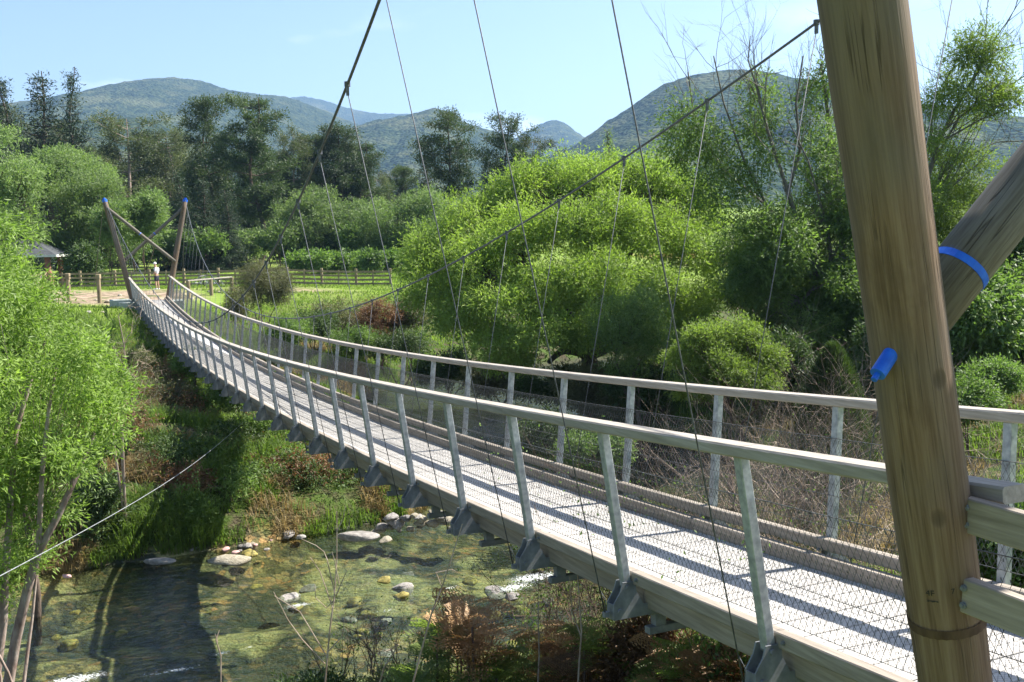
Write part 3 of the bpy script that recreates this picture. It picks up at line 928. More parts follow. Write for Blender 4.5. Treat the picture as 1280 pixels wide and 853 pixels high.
# the taut pale cable on the left
pA = at(-60, 752, 9.0); pB = at(305, 527, 31); 
gw = empty('guy_cable', pB, label='taut pale cable running down over the river at the left', cat='cable')
MB().tube([(pA - pB) * (i / 12) - Vector((0, 0, .25 * math.sin(math.pi * i / 12))) for i in range(13)], 0.0055, 6).build('strand', M['steel'], gw)
MB().tube([(0, 0, .05), (.1, .3, -1.6)], .05, 8).build('anchor_peg', M['steel'], gw)

# ------------------------------------------------------------------ timber side fence of the approach
ap = empty('approach_fence', (BX, BY, BZ), HD, label='heavy timber side rails bolted behind the near left tower post', cat='fence')
for h, z1 in ((1.30, .160), (0.93, .160)):
    MB().box(-6.2, SN + .03, 1.30 if h > .8 else 1.22, 1.36 if h > .8 else 1.28, dz(SN) + h - z1, dz(SN) + h).build('rail', M['kerb'], ap, bevel=.006)
for s in (-1.78, -1.66):
    for h in (1.26, 1.18, .89, .81):
        link('bolt', bolt_me, ap, (s, 1.36, dz(SN) + h))
for s in (-3.6, -5.9):
    MB().box(s - .07, s + .07, 1.365, 1.50, dz(SN) - 1.0, dz(SN) + 1.5).build('post', M['kerb'], ap, bevel=.01)

# ================================================================== vegetation builders
def leaves(P, D, L, W, name, mt, rs, Nrm=None):
    """P centres, D long axes, L lengths, W width ratio: one rhombic blade each"""
    n_ = len(P)
    D = D / np.maximum(np.linalg.norm(D, axis=1, keepdims=True), 1e-6)
    q = rs.normal(size=(n_, 3))
    if Nrm is not None: q = Nrm + q * .55
    S = np.cross(D, q); S /= np.maximum(np.linalg.norm(S, axis=1, keepdims=True), 1e-6)
    L = L[:, None]
    N_ = np.cross(D, S)
    v = np.stack([P, P + D * L * .45 + S * L * W * .5 + N_ * L * .06, P + D * L, P + D * L * .45 - S * L * W * .5 + N_ * L * .06], 1).reshape(-1, 3)
    return np_mesh(name, v, np.arange(n_ * 4).reshape(-1, 4), [mt])


def clump_points(C_, Rr, n_, rs, inner=0.55):
    C_, Rr = np.asarray(C_, float), np.asarray(Rr, float)
    if Rr.ndim == 1: Rr = np.stack([Rr, Rr, Rr * .85], 1)
    a = (Rr.prod(1)) ** (2 / 3); k = rs.choice(len(C_), n_, p=a / a.sum())
    d = rs.normal(size=(n_, 3)); d /= np.linalg.norm(d, axis=1, keepdims=True)
    r = inner + (1 - inner) * rs.random(n_) ** 0.7
    r *= 1 + 0.22 * rs.normal(size=n_) * (rs.random(n_) < .35)
    # a finer grain of sprays inside each clump
    return C_[k] + d * Rr[k] * r[:, None], d


def crown(name, C_, Rr, n_, L, W, mt, rs, droop=0.5, inner=0.55, rnd=0.8, sprays=6):
    m_ = max(1, n_ // sprays)
    P, d = clump_points(C_, Rr, m_, rs, inner)
    D = d * 0.35 + rs.normal(size=(m_, 3)) * rnd * .6 + np.array([0, 0, -droop])
    D /= np.linalg.norm(D, axis=1, keepdims=True)
    PP = np.repeat(P, sprays, 0); DD = np.repeat(D, sprays, 0)
    tt = rs.random(len(PP))[:, None]
    PP = PP + DD * tt * L * 3.2 + rs.normal(size=PP.shape) * L * .28
    DD = DD + rs.normal(size=PP.shape) * .55
    return leaves(PP, DD, L * rs.uniform(.6, 1.25, len(PP)), W, name, mt, rs, np.repeat(d, sprays, 0) + np.array([0, 0, .35]))


def limb(a, b, rs, sag=0.12, k=6, up=0.25):
    a, b = np.array(a, float), np.array(b, float)
    Ln = np.linalg.norm(b - a)
    pts = []
    off = rs.normal(size=3) * Ln * sag * .5; off[2] += up * Ln * .35
    for i in range(k + 1):
        t = i / k
        pts.append(a + (b - a) * t + off * math.sin(math.pi * t) * (1 - .3 * t) + rs.normal(size=3) * Ln * .012 * (0 < i < k))
    return [Vector(p) for p in pts]


def twigs(mb, p, d, L, r, depth, rs, spread=0.6, kids=3, curl=0.25, n=4, up=0.15, tipstore=None):
    k = 4
    pts = [Vector(p)]; d = Vector(d).normalized()
    for i in range(k):
        d = (d + Vector(rs.normal(size=3)) * curl * .5 + Vector((0, 0, up * .3))).normalized()
        pts.append(pts[-1] + d * (L / k))
    mb.tube(pts, [r * (1 - .55 * i / k) for i in range(k + 1)], n, cap=False)
    if tipstore is not None: tipstore.append((pts[-1], d))
    if depth > 0:
        for j in range(kids):
            t = 1 + int(rs.integers(1, k))
            q = pts[t]
            nd = (d + Vector(rs.normal(size=3)) * spread).normalized()
            twigs(mb, q, nd, L * rs.uniform(.45, .75), r * .55, depth - 1, rs, spread, kids, curl, n, up, tipstore)


def in_poly(poly, x, y):
    c = False
    for i in range(len(poly)):
        x1, y1 = poly[i]; x2, y2 = poly[i - 1]
        if (y1 > y) != (y2 > y) and x < (x2 - x1) * (y - y1) / (y2 - y1) + x1: c = not c
    return c


def edge_dist(poly, x, y):
    b = 1e9
    for i in range(len(poly)):
        x1, y1 = poly[i]; x2, y2 = poly[i - 1]
        L2 = (x2 - x1) ** 2 + (y2 - y1) ** 2
        t = max(0, min(1, ((x - x1) * (x2 - x1) + (y - y1) * (y2 - y1)) / L2))
        b = min(b, math.hypot(x - x1 - t * (x2 - x1), y - y1 - t * (y2 - y1)))
    return b


def outline_clumps(poly, Y, depth, rad, nc, rs, flat=.8):
    """clumps filling a crown of real depth whose outline, from the bridge head, is the polygon"""
    rp = rad * F_PX / Y
    xs = [p[0] for p in poly]; ys = [p[1] for p in poly]
    out_ = []; tries = 0
    while len(out_) < nc and tries < nc * 60:
        tries += 1
        x, y = rs.uniform(min(xs), max(xs)), rs.uniform(min(ys), max(ys))
        if not in_poly(poly, x, y): continue
        e = edge_dist(poly, x, y)
        rr = rad * rs.uniform(.65, 1.25)
        if e < rr * F_PX / Y * .62: 
            rr = e / .62 * Y / F_PX
            if rr < rad * .35: continue
        t = min(1, e / (rp * 3.0))
        yo = rs.uniform(-1, 1) * depth * math.sqrt(max(0, 1 - (1 - t) ** 2))
        p = at(x, y, Y + yo)
        out_.append((p.x, p.y, p.z, rr))
    a = np.array(out_)
    return a[:, :3], np.stack([a[:, 3], a[:, 3], a[:, 3] * flat], 1)


def tree(name, base, Cc, Rr, n_, L, W, mt, bark, r0, seed, label, cat='tree', group=None, droop=.5, inner=.5, forks=3, trunk_h=.25, limbs=None, sprays=6, lr=.16, extra=None, limb_up=.2):
    rs = np.random.default_rng(seed)
    base = Vector(base)
    t = empty(name, base, label=label, cat=cat, group=group)
    Cl = Cc - np.array(base)
    top = Cl.mean(0); Hh = Cl[:, 2].max()
    mb = MB()
    f0 = Vector((top[0] * .25, top[1] * .25, Hh * trunk_h))
    mb.tube([Vector((0, 0, -.4)), Vector((0, 0, .1)), f0 * .5 + Vector((.05, 0, 0)), f0], [r0 * 1.25, r0 * 1.05, r0 * .9, r0 * .8], 9)
    main = []
    order = rs.permutation(len(Cl))[:forks]
    for q in order:
        e = Cl[q] * .62 + np.array([0, 0, Hh * .05])
        pts = limb(f0, e, rs, k=6, up=limb_up)
        mb.tube(pts, [r0 * (.62 - .38 * i / 6) for i in range(7)], 7, cap=False)
        main.append(pts)
    for q in range(len(Cl) if limbs is None else min(limbs, len(Cl))):
        cands = [(np.linalg.norm(np.array(p) - Cl[q]), p) for pts in main for p in pts[2:]]
        dmin, p = min(cands, key=lambda z: z[0])
        pts = limb(p, Cl[q], rs, k=4, up=limb_up)
        mb.tube(pts, [r0 * lr * (1.3 - .24 * i) for i in range(5)], 5, cap=False)
    if extra: extra(mb, rs, base)
    mb.build('trunk', bark, t, smooth=True)
    me = crown('crown', Cl, Rr, n_, L, W, mt, rs, droop, inner, sprays=sprays)
    link('crown', me, t)
    return t


def lobe_clumps(lobes, Y, per=24, rs=None, fr=.30, low=-.25, spread=.5):
    """a crown made of rounded masses: each mass carries its leafy sprays on its upper, outer side"""
    Cs, Rs = [], []
    for (px, py, rp, dy) in lobes:
        c = np.array(at(px, py, Y + dy)); r = rp * (Y + dy) / F_PX
        for _ in range(per):
            d = rs.normal(size=3); d /= np.linalg.norm(d)
            if d[2] < low: d[2] = -d[2] * .6
            k_ = r * fr * rs.uniform(.7, 1.35)
            Cs.append(c + d * (r - k_ * .6) * np.array([1, 1, .88]) + rs.normal(size=3) * r * .05); Rs.append((k_, k_, k_ * .8))
    return np.array(Cs), np.array(Rs)


def sub_lobes(Cc, Rr, per, rs, fr=.36, low=-.3):
    Cs, Rs = [], []
    for c, r in zip(Cc, Rr):
        for _ in range(per):
            d = rs.normal(size=3); d /= np.linalg.norm(d)
            if d[2] < low: d[2] = -d[2] * .6
            k_ = r[0] * fr * rs.uniform(.7, 1.35)
            Cs.append(c + d * (r - k_ * .6)); Rs.append((k_, k_, k_ * .8))
    return np.array(Cs), np.array(Rs)


def ell_poly(cx, cy, rx, ry, k=14, jag=.12, rs=None, bottom=1.0):
    rs = rs or np.random.default_rng(int(cx * 7 + cy))
    return [(cx + rx * math.cos(2 * math.pi * i / k) * (1 + jag * rs.normal() * .5), cy + ry * math.sin(2 * math.pi * i / k) * (bottom if math.sin(2 * math.pi * i / k) > 0 else 1) * (1 + jag * rs.normal() * .5)) for i in range(k)]


def base_at(px, Y):
    p = at(px, 400, Y)
    return Vector((p.x, Y, gz(p.x, Y)))


# ------------------------------------------------------------------ the great willow
rs = np.random.default_rng(5)
poly = [(500, 365), (497, 330), (505, 300), (528, 285), (545, 262), (575, 256), (600, 232), (628, 226), (655, 204), (690, 192), (722, 204), (750, 192), (790, 190), (830, 196), (860, 206), (890, 226), (905, 262), (890, 300), (915, 330), (935, 372), (930, 400), (900, 430), (880, 462), (780, 470), (680, 478), (600, 452), (560, 445), (525, 420), (505, 395)]
LB = [(545, 322, 46, 0), (585, 285, 46, 1), (625, 268, 44, 2), (660, 243, 44, 2), (700, 228, 42, 3), (735, 240, 46, 1), (775, 228, 44, 2), (815, 236, 46, 1), (850, 250, 44, 1), (868, 285, 42, 0),
      (600, 335, 50, -2), (655, 300, 50, -1.5), (710, 290, 48, -2), (765, 290, 50, -2), (820, 305, 50, -2), (862, 335, 46, -1.5), (900, 375, 38, -2),
      (545, 375, 42, -1.5), (580, 410, 44, -2.5), (635, 385, 50, -4), (695, 360, 48, -4), (750, 355, 48, -4.5), (805, 370, 48, -4), (855, 395, 44, -3), (620, 435, 40, -3.5), (690, 425, 46, -5), (755, 425, 42, -5.5), (530, 345, 30, -1), (640, 455, 34, -3), (840, 430, 38, -4),
      (680, 300, 60, 4), (780, 330, 70, 4), (600, 350, 60, 3), (720, 390, 60, 1)]
Cc, Rr = lobe_clumps(LB[:30], 44, 26, rs, .30, low=-.02)
C2, R2 = lobe_clumps(LB[30:], 44, 18, rs, .30)
Cc, Rr = np.vstack([Cc, C2]), np.vstack([Rr, R2])
tree('willow_tree', base_at(742, 44), Cc, Rr, 230000, .17, .30, M['willow'], M['bark'], .42, 21, 'huge bright green willow filling the middle beyond the footbridge', forks=16, trunk_h=.18, droop=.15, inner=.35, lr=.10, limbs=260)
poly = [(838, 470), (845, 430), (870, 405), (905, 398), (945, 404), (972, 424), (980, 455), (976, 492), (930, 500), (860, 500)]
Cc, Rr = lobe_clumps([(885, 430, 32, 0), (925, 425, 32, 0), (950, 455, 30, 0), (900, 470, 36, -.6), (860, 455, 26, 0), (940, 485, 34, -.5), (870, 490, 30, -.4), (915, 455, 44, .8)], 28, 26, rs, .30)
tree('willow_bush', base_at(915, 28), Cc, Rr, 60000, .09, .32, M['willow'], M['bark'], .12, 22, 'rounded light green willow bush in front of the dark trees', cat='bush', forks=5, droop=.1, inner=.4, limbs=60)
for i, (q, Y, nl, lab) in enumerate([
    ([(745, 420), (735, 390), (760, 365), (820, 360), (850, 385), (840, 440), (790, 470), (750, 460)], 37, 26000, 'light green willow scrub at the foot of the great willow')]):
    Cc, Rr = outline_clumps(q, Y, 1.6, .7, 34, rs)
    tree('willow_bush', base_at(800, Y), Cc, Rr, nl, .12, .3, M['broad'], M['bark'], .1, 30 + i, lab, cat='bush', forks=4, droop=.2)

# ------------------------------------------------------------------ round willows across the paddock
for i, (q, Y, lab, mt) in enumerate([
    (ell_poly(398, 288, 70, 54, jag=.2), 112, 'round pale green willow across the paddock, left of the pair', 'willowfar'),
    (ell_poly(512, 285, 66, 58, jag=.25), 106, 'round darker green willow touching the great willow', 'willowfar'),
    ([(98, 345), (66, 322), (60, 296), (75, 270), (62, 240), (82, 215), (108, 190), (128, 204), (150, 226), (140, 252), (168, 242), (195, 262), (198, 290), (180, 318), (160, 340)], 92, 'wide sprawling willow with dark bent limbs behind the far tower', 'willowfar'),
    ([(-60, 330), (-60, 170), (-20, 160), (12, 158), (34, 170), (42, 200), (44, 235), (60, 262), (52, 300), (30, 330)], 88, 'tall light green willow at the left edge', 'willowfar'),
    ([(30, 215), (46, 190), (80, 184), (112, 196), (148, 214), (140, 236), (112, 240), (90, 232), (60, 246), (40, 240)], 98, 'feathery green willow crown above the sprawling willow', 'willowfar')]):
    xs = [p[0] for p in q]; cxp = sum(xs) / len(xs)
    Cc, Rr = outline_clumps([(cxp + (x - cxp) * .9, y + 3) for x, y in q], Y, 4.5, 1.9, 44, rs)
    Cc, Rr = sub_lobes(Cc, Rr, 14, rs)
    tree('willow_tree', base_at(cxp, Y), Cc, Rr, 44000, .27, .34, M[mt], M['bark'], .5, 40 + i, lab, forks=8, droop=.2, inner=.35, lr=.09, limbs=90, trunk_h=.18, limb_up=.05)

# ------------------------------------------------------------------ pines and firs behind
def conifer_meshes(seed, kind):
    """a 1-unit-high conifer: trunk with whorls, needle tufts along the branches"""
    rs = np.random.default_rng(seed)
    mb = MB()
    n_seg = 12
    wob = rs.normal(size=2) * .012
    axis_ = [Vector((wob[0] * math.sin(i * .7), wob[1] * math.sin(i * .9), i / n_seg)) for i in range(n_seg + 1)]
    mb.tube([Vector((0, 0, -.03))] + axis_, [.021] + [.017 * (1 - .88 * i / n_seg) for i in range(n_seg + 1)], 6, cap=False)
    Cs, Rs, Us = [], [], []
    z = {'pine': .30, 'olive': .28, 'fir': .06, 'leanpine': .45, 'poplar': .05}[kind]
    while z < .985:
        t = (z - .05) / .95
        if kind == 'fir': Lb = .24 * (1 - t) ** 1.05 + .006; nb = 6; up = -.25 + .5 * t; dzz = .040
        elif kind == 'poplar': Lb = .045 * math.sin(math.pi * min(1, t * .9 + .1)) + .01; nb = 5; up = 1.2; dzz = .03
        elif kind == 'pine': Lb = (.17 * (1 - ((t - .35) / .68) ** 2) ** .5 if abs(t - .35) < .68 else .03) + .02; nb = 4; up = .30; dzz = .060
        elif kind == 'olive': Lb = (.25 * (1 - ((t - .62) / .42) ** 2) ** .5 if abs(t - .62) < .42 else .05) + .02; nb = 4; up = .35; dzz = .055
        else: Lb = (.17 * (1 - ((t - .72) / .33) ** 2) ** .5 if abs(t - .72) < .33 else .04) + .02; nb = 4; up = .2; dzz = .05
        a0 = rs.uniform(0, 6.28)
        for b_ in range(nb):
            if kind in ('pine', 'olive', 'leanpine') and rs.random() < .18: continue
            a = a0 + b_ * 6.283 / nb + rs.normal() * .25
            L_ = Lb * rs.uniform(.4, 1.45)
            d = np.array([math.cos(a), math.sin(a), up + rs.normal() * .12])
            p0 = np.array([0, 0, z]); p1 = p0 + d * L_
            mb.tube([Vector(p0), Vector(p0 + d * L_ * .5 - np.array([0, 0, L_ * .06])), Vector(p1)], [.0055 * (1 - .7 * t), .0035 * (1 - .6 * t), .0012], 4, cap=False)
            steps = 4
            for q in range(steps):
                f = .35 + .65 * (q + .5) / steps
                r = (max(.25, (1 - t)) ** .7 if kind == 'fir' else 1) * {'fir': .030, 'pine': .027, 'olive': .031, 'leanpine': .031, 'poplar': .014}[kind] * rs.uniform(.7, 1.25) * (1.15 - .45 * t)
                Cs.append(p0 + d * L_ * f + rs.normal(size=3) * .006); Rs.append((r, r, r * (.32 if kind == 'fir' else .42)))
                Us.append(1)
        z += dzz * rs.uniform(.75, 1.3)
    n_ = {'fir': 30000, 'pine': 30000, 'olive': 26000, 'leanpine': 20000, 'poplar': 6000}[kind]
    mt = {'fir': 'fir', 'pine': 'pine', 'olive': 'pineolive', 'leanpine': 'pine', 'poplar': 'willowfar'}[kind]
    cr = crown('crown', np.array(Cs), np.array(Rs), n_, .0155, .34, M[mt], rs, droop=-.25 if kind != 'fir' else .1, inner=.1, rnd=1.0, sprays=4)
    return mb.mesh('trunk', M['barkpale'] if kind == 'olive' else M['bark'], smooth=True), cr


CM = {k: [conifer_meshes(100 + 7 * i + j, k) for j in range(nv)] for i, (k, nv) in enumerate((('fir', 2), ('pine', 3), ('olive', 2), ('leanpine', 2), ('poplar', 1)))}


def conifer(px, top, Y, kind, var, label, wide=1.0, name=None, group=None):
    b = base_at(px, Y)
    H_ = at(px, top, Y).z - b.z
    t = empty(name or {'fir': 'fir_tree', 'poplar': 'poplar_tree'}.get(kind, 'pine_tree'), b, random.uniform(0, 6.28), label=label, cat='tree', group=group)
    t.scale = (H_ * wide * (.95 if group is None else .8), H_ * wide * (.95 if group is None else .8), H_)
    tm, cm = CM[kind][var % len(CM[kind])]
    link('trunk', tm, t); link('crown', cm, t)
    return t


for a in [
    (2, 88, 118, 'fir', 0, 'dark fir cut by the left edge of the picture', 1.1),
    (22, 91, 122, 'fir', 1, 'narrow dark fir, second from the left edge', .95),
    (70, 88, 126, 'fir', 0, 'tall dark fir with a broken open top', 1.25),
    (107, 83, 128, 'fir', 1, 'tallest slim fir on the left', .85),
    (172, 148, 132, 'olive', 0, 'olive green spreading pine below the summit', 1.35),
    (222, 168, 138, 'olive', 1, 'olive pine with a bare forked trunk', 1.0),
    (268, 130, 128, 'pine', 0, 'tall ragged pine left of the darkest pine', 1.0),
    (328, 121, 120, 'pine', 1, 'tall dense dark pine standing highest in the middle', 1.15),
    (375, 166, 134, 'olive', 0, 'thin crowned pine just right of the darkest pine', .9),
    (402, 168, 137, 'pine', 2, 'flat topped dark pine behind the pale round willow', 1.3),
    (432, 163, 136, 'pine', 0, 'flat topped dark pine above the gap of the round willows', 1.3),
    (460, 178, 138, 'pine', 1, 'dark pine sloping down to the right of the flat topped pair', 1.2),
    (566, 139, 118, 'leanpine', 0, 'lone leaning pine with an open tufted crown', 1.15),
    (538, 172, 125, 'fir', 0, 'dark conifer close left of the lone leaning pine', 1.1),
    (636, 150, 122, 'leanpine', 1, 'tall pine rising over the left shoulder of the great willow', 1.1),
    (612, 188, 126, 'fir', 1, 'dark conifer between the two open crowned pines', 1.1),
    (668, 176, 124, 'olive', 1, 'low broad pine top just above the great willow', .9),
    (763, 163, 95, 'poplar', 0, 'slim pale poplar tip poking up over the great willow', 1.0),
    (508, 208, 150, 'pine', 2, 'small distant pine in the gap below the ridge', 1.0),
    (232, 212, 112, 'fir', 1, 'mid green young conifer behind the far tower', 1.3),
    (262, 222, 108, 'fir', 0, 'green broad young conifer to the right of the far tower', 1.5),
    (290, 238, 106, 'fir', 1, 'lowest green young conifer right of the far tower', 1.4),
]: conifer(*a)
rs2 = random.Random(4)
for i in range(40):
    px = -40 + i * 14 + rs2.uniform(-6, 6)
    if px > 520 and rs2.random() < .5: continue
    top = np.interp(px, [-40, 60, 130, 240, 300, 380, 480, 560, 700], [150, 160, 190, 205, 190, 200, 200, 215, 225]) + rs2.uniform(-18, 30)
    conifer(px, top, rs2.uniform(140, 165), ['pine', 'pine', 'olive', 'fir'][rs2.randrange(4)], i, 'dark conifer of the dense stand behind the paddock', rs2.uniform(.9, 1.35), group='conifers of the dense stand')

# ------------------------------------------------------------------ scrub along the back of the paddock
def bush(px, py, rx, ry, Y, mt, label, n_=9000, L=.2, W=.4, group=None, seed=None, name='bush', cat='bush', rad=None, droop=.1, bark='twigdark', inner=.45):
    seed = seed if seed is not None else int(px * 3 + py * 5 + Y)
    rs = np.random.default_rng(seed)
    q = ell_poly(px, py, rx, ry, jag=.2, rs=rs)
    rm = rx * Y / F_PX
    Cc, Rr = outline_clumps(q, Y, rm * .8, rad or max(.18, rm * .28), 22, rs)
    b = base_at(px, Y)
    return tree(name, b, Cc, Rr, n_, L, W, M[mt], M[bark], max(.02, rm * .04), seed, label, cat=cat, group=group, forks=4, droop=droop, trunk_h=.1, inner=inner)


rs2 = random.Random(9)
for i in range(26):
    px = 150 + i * 14 + rs2.uniform(-8, 8)
    bush(px, 306 + rs2.uniform(-10, 4) - (px - 150) * .012, rs2.uniform(12, 24), rs2.uniform(9, 20), rs2.uniform(104, 120), rs2.choice(['broad', 'willowfar', 'darkleaf', 'broad']), 'green bush along the back edge of the paddock', 2600, .32, .5, group='bushes along the back of the paddock', seed=500 + i)
for i in range(16):
    px = 372 + i * 10 + rs2.uniform(-3, 3)
    bush(px, 326 - (px - 400) * .012 + rs2.uniform(-2, 2), 8, 5.5, rs2.uniform(95, 100), 'broad', 'low leafy plant in the row behind the paddock fence', 900, .3, .6, group='leafy row behind the fence', seed=560 + i)
for i, (px, py, rx, ry, Y) in enumerate([(560, 462, 40, 20, 47), (625, 474, 40, 22, 46), (690, 482, 40, 24, 42), (740, 486, 44, 24, 39), (800, 480, 40, 26, 38)]):  # scrub added to darken the bright bank and pool under the willow
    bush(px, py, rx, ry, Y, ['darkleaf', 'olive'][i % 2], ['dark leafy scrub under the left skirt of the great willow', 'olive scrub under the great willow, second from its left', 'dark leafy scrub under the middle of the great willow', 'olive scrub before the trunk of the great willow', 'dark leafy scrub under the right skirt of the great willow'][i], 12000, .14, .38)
bush(140, 282, 20, 22, 84, 'willowfar', 'rounded willow bush directly behind the far tower', 9000, .25, .35)
bush(182, 270, 24, 34, 86, 'willowfar', 'pale round willow between the far tower posts', 14000, .25, .35)
bush(100, 330, 26, 20, 82, 'darkleaf', 'dark shaded bush beside the shelter', 6000, .25, .4)
bush(330, 358, 34, 30, 52, 'olive', 'grey green wiry shrub beside the cable low point', 22000, .12, .22, rad=.5, bark='twigdark')
bush(296, 376, 14, 20, 50, 'olive', 'small wiry shrub leaning by the far handrail', 6000, .12, .22)
for i, (px, py, rx, ry, Y, mt, lab) in enumerate([
    (430, 398, 38, 24, 54, 'olive', 'olive scrub mound on the far bank beyond the handrail'),
    (478, 404, 34, 28, 52, 'brownleaf', 'reddish brown dry scrub on the far bank'),
    (512, 395, 24, 24, 53, 'olive', 'olive bush against the left foot of the great willow'),
    (392, 404, 32, 22, 52, 'darkleaf', 'dark green brambles on the far bank beside the handrail'),
    (360, 418, 30, 18, 50, 'broad', 'leafy bramble patch low on the far bank'),
    (440, 428, 40, 16, 50, 'broad', 'green bramble patch below the brown scrub'),
    (500, 432, 40, 16, 50, 'darkleaf', 'dark overhanging scrub above the quiet pool')]):
    bush(px, py, rx, ry, Y, mt, lab, 12000, .12, .35)

# ------------------------------------------------------------------ right bank trees
rs = np.random.default_rng(77)
def dead_limbs(lines, Y):
    def f(mb, rs, base):
        for ln, r in lines:
            pts = [at(x, y, Y + dy) - base for x, y, dy in ln]
            mb.tube(pts, [r * .68 * (1 - .6 * i / (len(pts) - 1)) for i in range(len(pts))], 6, cap=False)
            for i in range(1, len(pts)):
                d = (pts[i] - pts[i - 1]).normalized()
                for _ in range(4):
                    twigs(mb, pts[i - 1].lerp(pts[i], rs.random()), d + Vector(rs.normal(size=3)) * .5, rs.uniform(1.0, 2.4), r * .18, 2, rs, .45, 3, .2, 3, .25)
    return f


lines = [([(1052, 470, 0), (1050, 390, 0), (1052, 300, 0), (1048, 230, .5), (1036, 150, 1), (1026, 80, 1)], .20),
         ([(1045, 400, 0), (1010, 320, -.5), (985, 240, -1), (960, 165, -1), (946, 110, -1)], .15),
         ([(985, 240, -1), (1000, 190, -1), (995, 130, -1), (1004, 70, -1)], .09),
         ([(1000, 300, 0), (950, 250, 1), (905, 215, 2), (868, 150, 2), (860, 90, 2)], .10),
         ([(960, 260, 0), (930, 200, 0), (905, 130, 0), (892, 70, 0)], .08),
         ([(946, 110, -1), (935, 75, -1), (938, 45, -1)], .05),
         ([(1010, 320, -.5), (1030, 270, -1), (1010, 200, -1.5), (985, 150, -1)], .07)]
polyA = [(905, 250), (930, 240), (960, 262), (1000, 240), (1030, 262), (1075, 240), (1105, 300), (1110, 400), (1060, 430), (1000, 440), (960, 430), (925, 390), (905, 340), (900, 290)]
Cc, Rr = outline_clumps(polyA, 38, 3.0, .95, 80, rs)
ex = []
for x, y, r in ((858, 150, .7), (845, 178, .6), (885, 170, .6), (905, 200, .6), (870, 200, .6), (948, 110, .55), (955, 140, .6), (940, 165, .5), (1010, 120, .5), (1022, 165, .6), (1018, 205, .6), (1035, 95, .5), (1030, 240, .7), (930, 225, .6), (895, 235, .7), (965, 190, .45), (1045, 190, .6), (1060, 240, .8), (1075, 200, .7)):
    p = at(x, y, 38 + rs.uniform(-1, 1)); ex.append((p.x, p.y, p.z, r * 1.35))
ex = np.array(ex)
Cc = np.vstack([Cc, ex[:, :3]]); Rr = np.vstack([Rr, np.stack([ex[:, 3], ex[:, 3], ex[:, 3] * 1.1], 1)])
tree('tall_tree', base_at(1052, 38), Cc, Rr, 140000, .15, .34, M['midleaf'], M['barkgrey'], .20, 71, 'tall half dead tree with bare upper branches left of the big post', forks=6, limbs=80, inner=.25, extra=dead_limbs(lines, 38), lr=.13, droop=.3)

polyD = [(890, 300), (930, 285), (990, 300), (1060, 300), (1110, 330), (1110, 470), (1060, 500), (985, 500), (950, 440), (930, 385), (895, 345)]
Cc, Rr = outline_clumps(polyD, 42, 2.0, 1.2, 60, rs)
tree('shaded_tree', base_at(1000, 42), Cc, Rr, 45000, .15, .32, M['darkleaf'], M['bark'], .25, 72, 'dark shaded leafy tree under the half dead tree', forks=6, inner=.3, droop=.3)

lines = [([(1120, 420, 0), (1140, 330, 0), (1155, 240, 0), (1172, 180, 0), (1192, 140, 0), (1222, 90, 0), (1232, 60, 0)], .17),
         ([(1160, 215, 0), (1200, 145, .5), (1240, 122, .5), (1285, 92, .5)], .08),
         ([(1172, 180, 0), (1225, 150, -.5), (1290, 125, -.5)], .07),
         ([(1150, 250, 0), (1190, 205, .5), (1245, 178, .5), (1300, 175, .5)], .07),
         ([(1155, 240, 0), (1165, 150, 1), (1176, 110, 1), (1200, 70, 1)], .06)]
Cc, Rr = outline_clumps([(1120, 240), (1150, 215), (1200, 225), (1250, 215), (1330, 240), (1340, 330), (1260, 340), (1180, 350), (1120, 330)], 40, 2.5, .9, 50, rs)
ex = []
for x, y, r in ((1225, 52, .7), (1205, 70, .6), (1240, 75, .6), (1195, 100, .5), (1180, 118, .5), (1250, 108, .6), (1215, 118, .7), (1240, 125, .6), (1170, 130, .5), (1262, 125, .5), (1192, 190, .5), (1165, 175, .5), (1210, 150, .4), (1180, 215, .6), (1220, 200, .5), (1265, 215, .6)):
    p = at(x, y, 40 + rs.uniform(-1, 1)); ex.append((p.x, p.y, p.z, r * 1.35))
ex = np.array(ex)
Cc = np.vstack([Cc, ex[:, :3]]); Rr = np.vstack([Rr, np.stack([ex[:, 3], ex[:, 3], ex[:, 3] * .8], 1)])
tree('open_crowned_tree', base_at(1120, 40), Cc, Rr, 115000, .14, .30, M['willow'], M['barkgrey'], .18, 73, 'airy tree with sweeping branches right of the big post', forks=6, inner=.1, extra=dead_limbs(lines, 40), lr=.1, droop=.1)

for i, (q, Y, nl, L, mt, lab) in enumerate([
    ([(1180, 440), (1175, 370), (1205, 345), (1250, 352), (1275, 385), (1282, 420), (1240, 440)], 31, 16000, .20, 'broad', 'big leaved glossy shrub behind the brace, left one'),
    ([(1255, 400), (1250, 340), (1285, 320), (1350, 330), (1360, 420), (1290, 430)], 33, 14000, .20, 'broad', 'big leaved glossy shrub at the right edge'),
    ([(1130, 470), (1120, 380), (1150, 330), (1190, 340), (1200, 420), (1185, 470)], 34, 14000, .16, 'darkleaf', 'dark shrub half hidden behind the big post'),
    ([(1190, 330), (1200, 285), (1250, 265), (1330, 270), (1340, 345), (1260, 352)], 39, 20000, .15, 'broad', 'mid green tree clump under the airy tree')]):
    Cc, Rr = outline_clumps(q, Y, 1.6, .62, 34, rs)
    tree('shrub', base_at(sum(p[0] for p in q) / len(q), Y), Cc, Rr, nl, L, .5, M[mt], M['bark'], .1, 80 + i, lab, cat='shrub', forks=5, droop=.2, inner=.45)
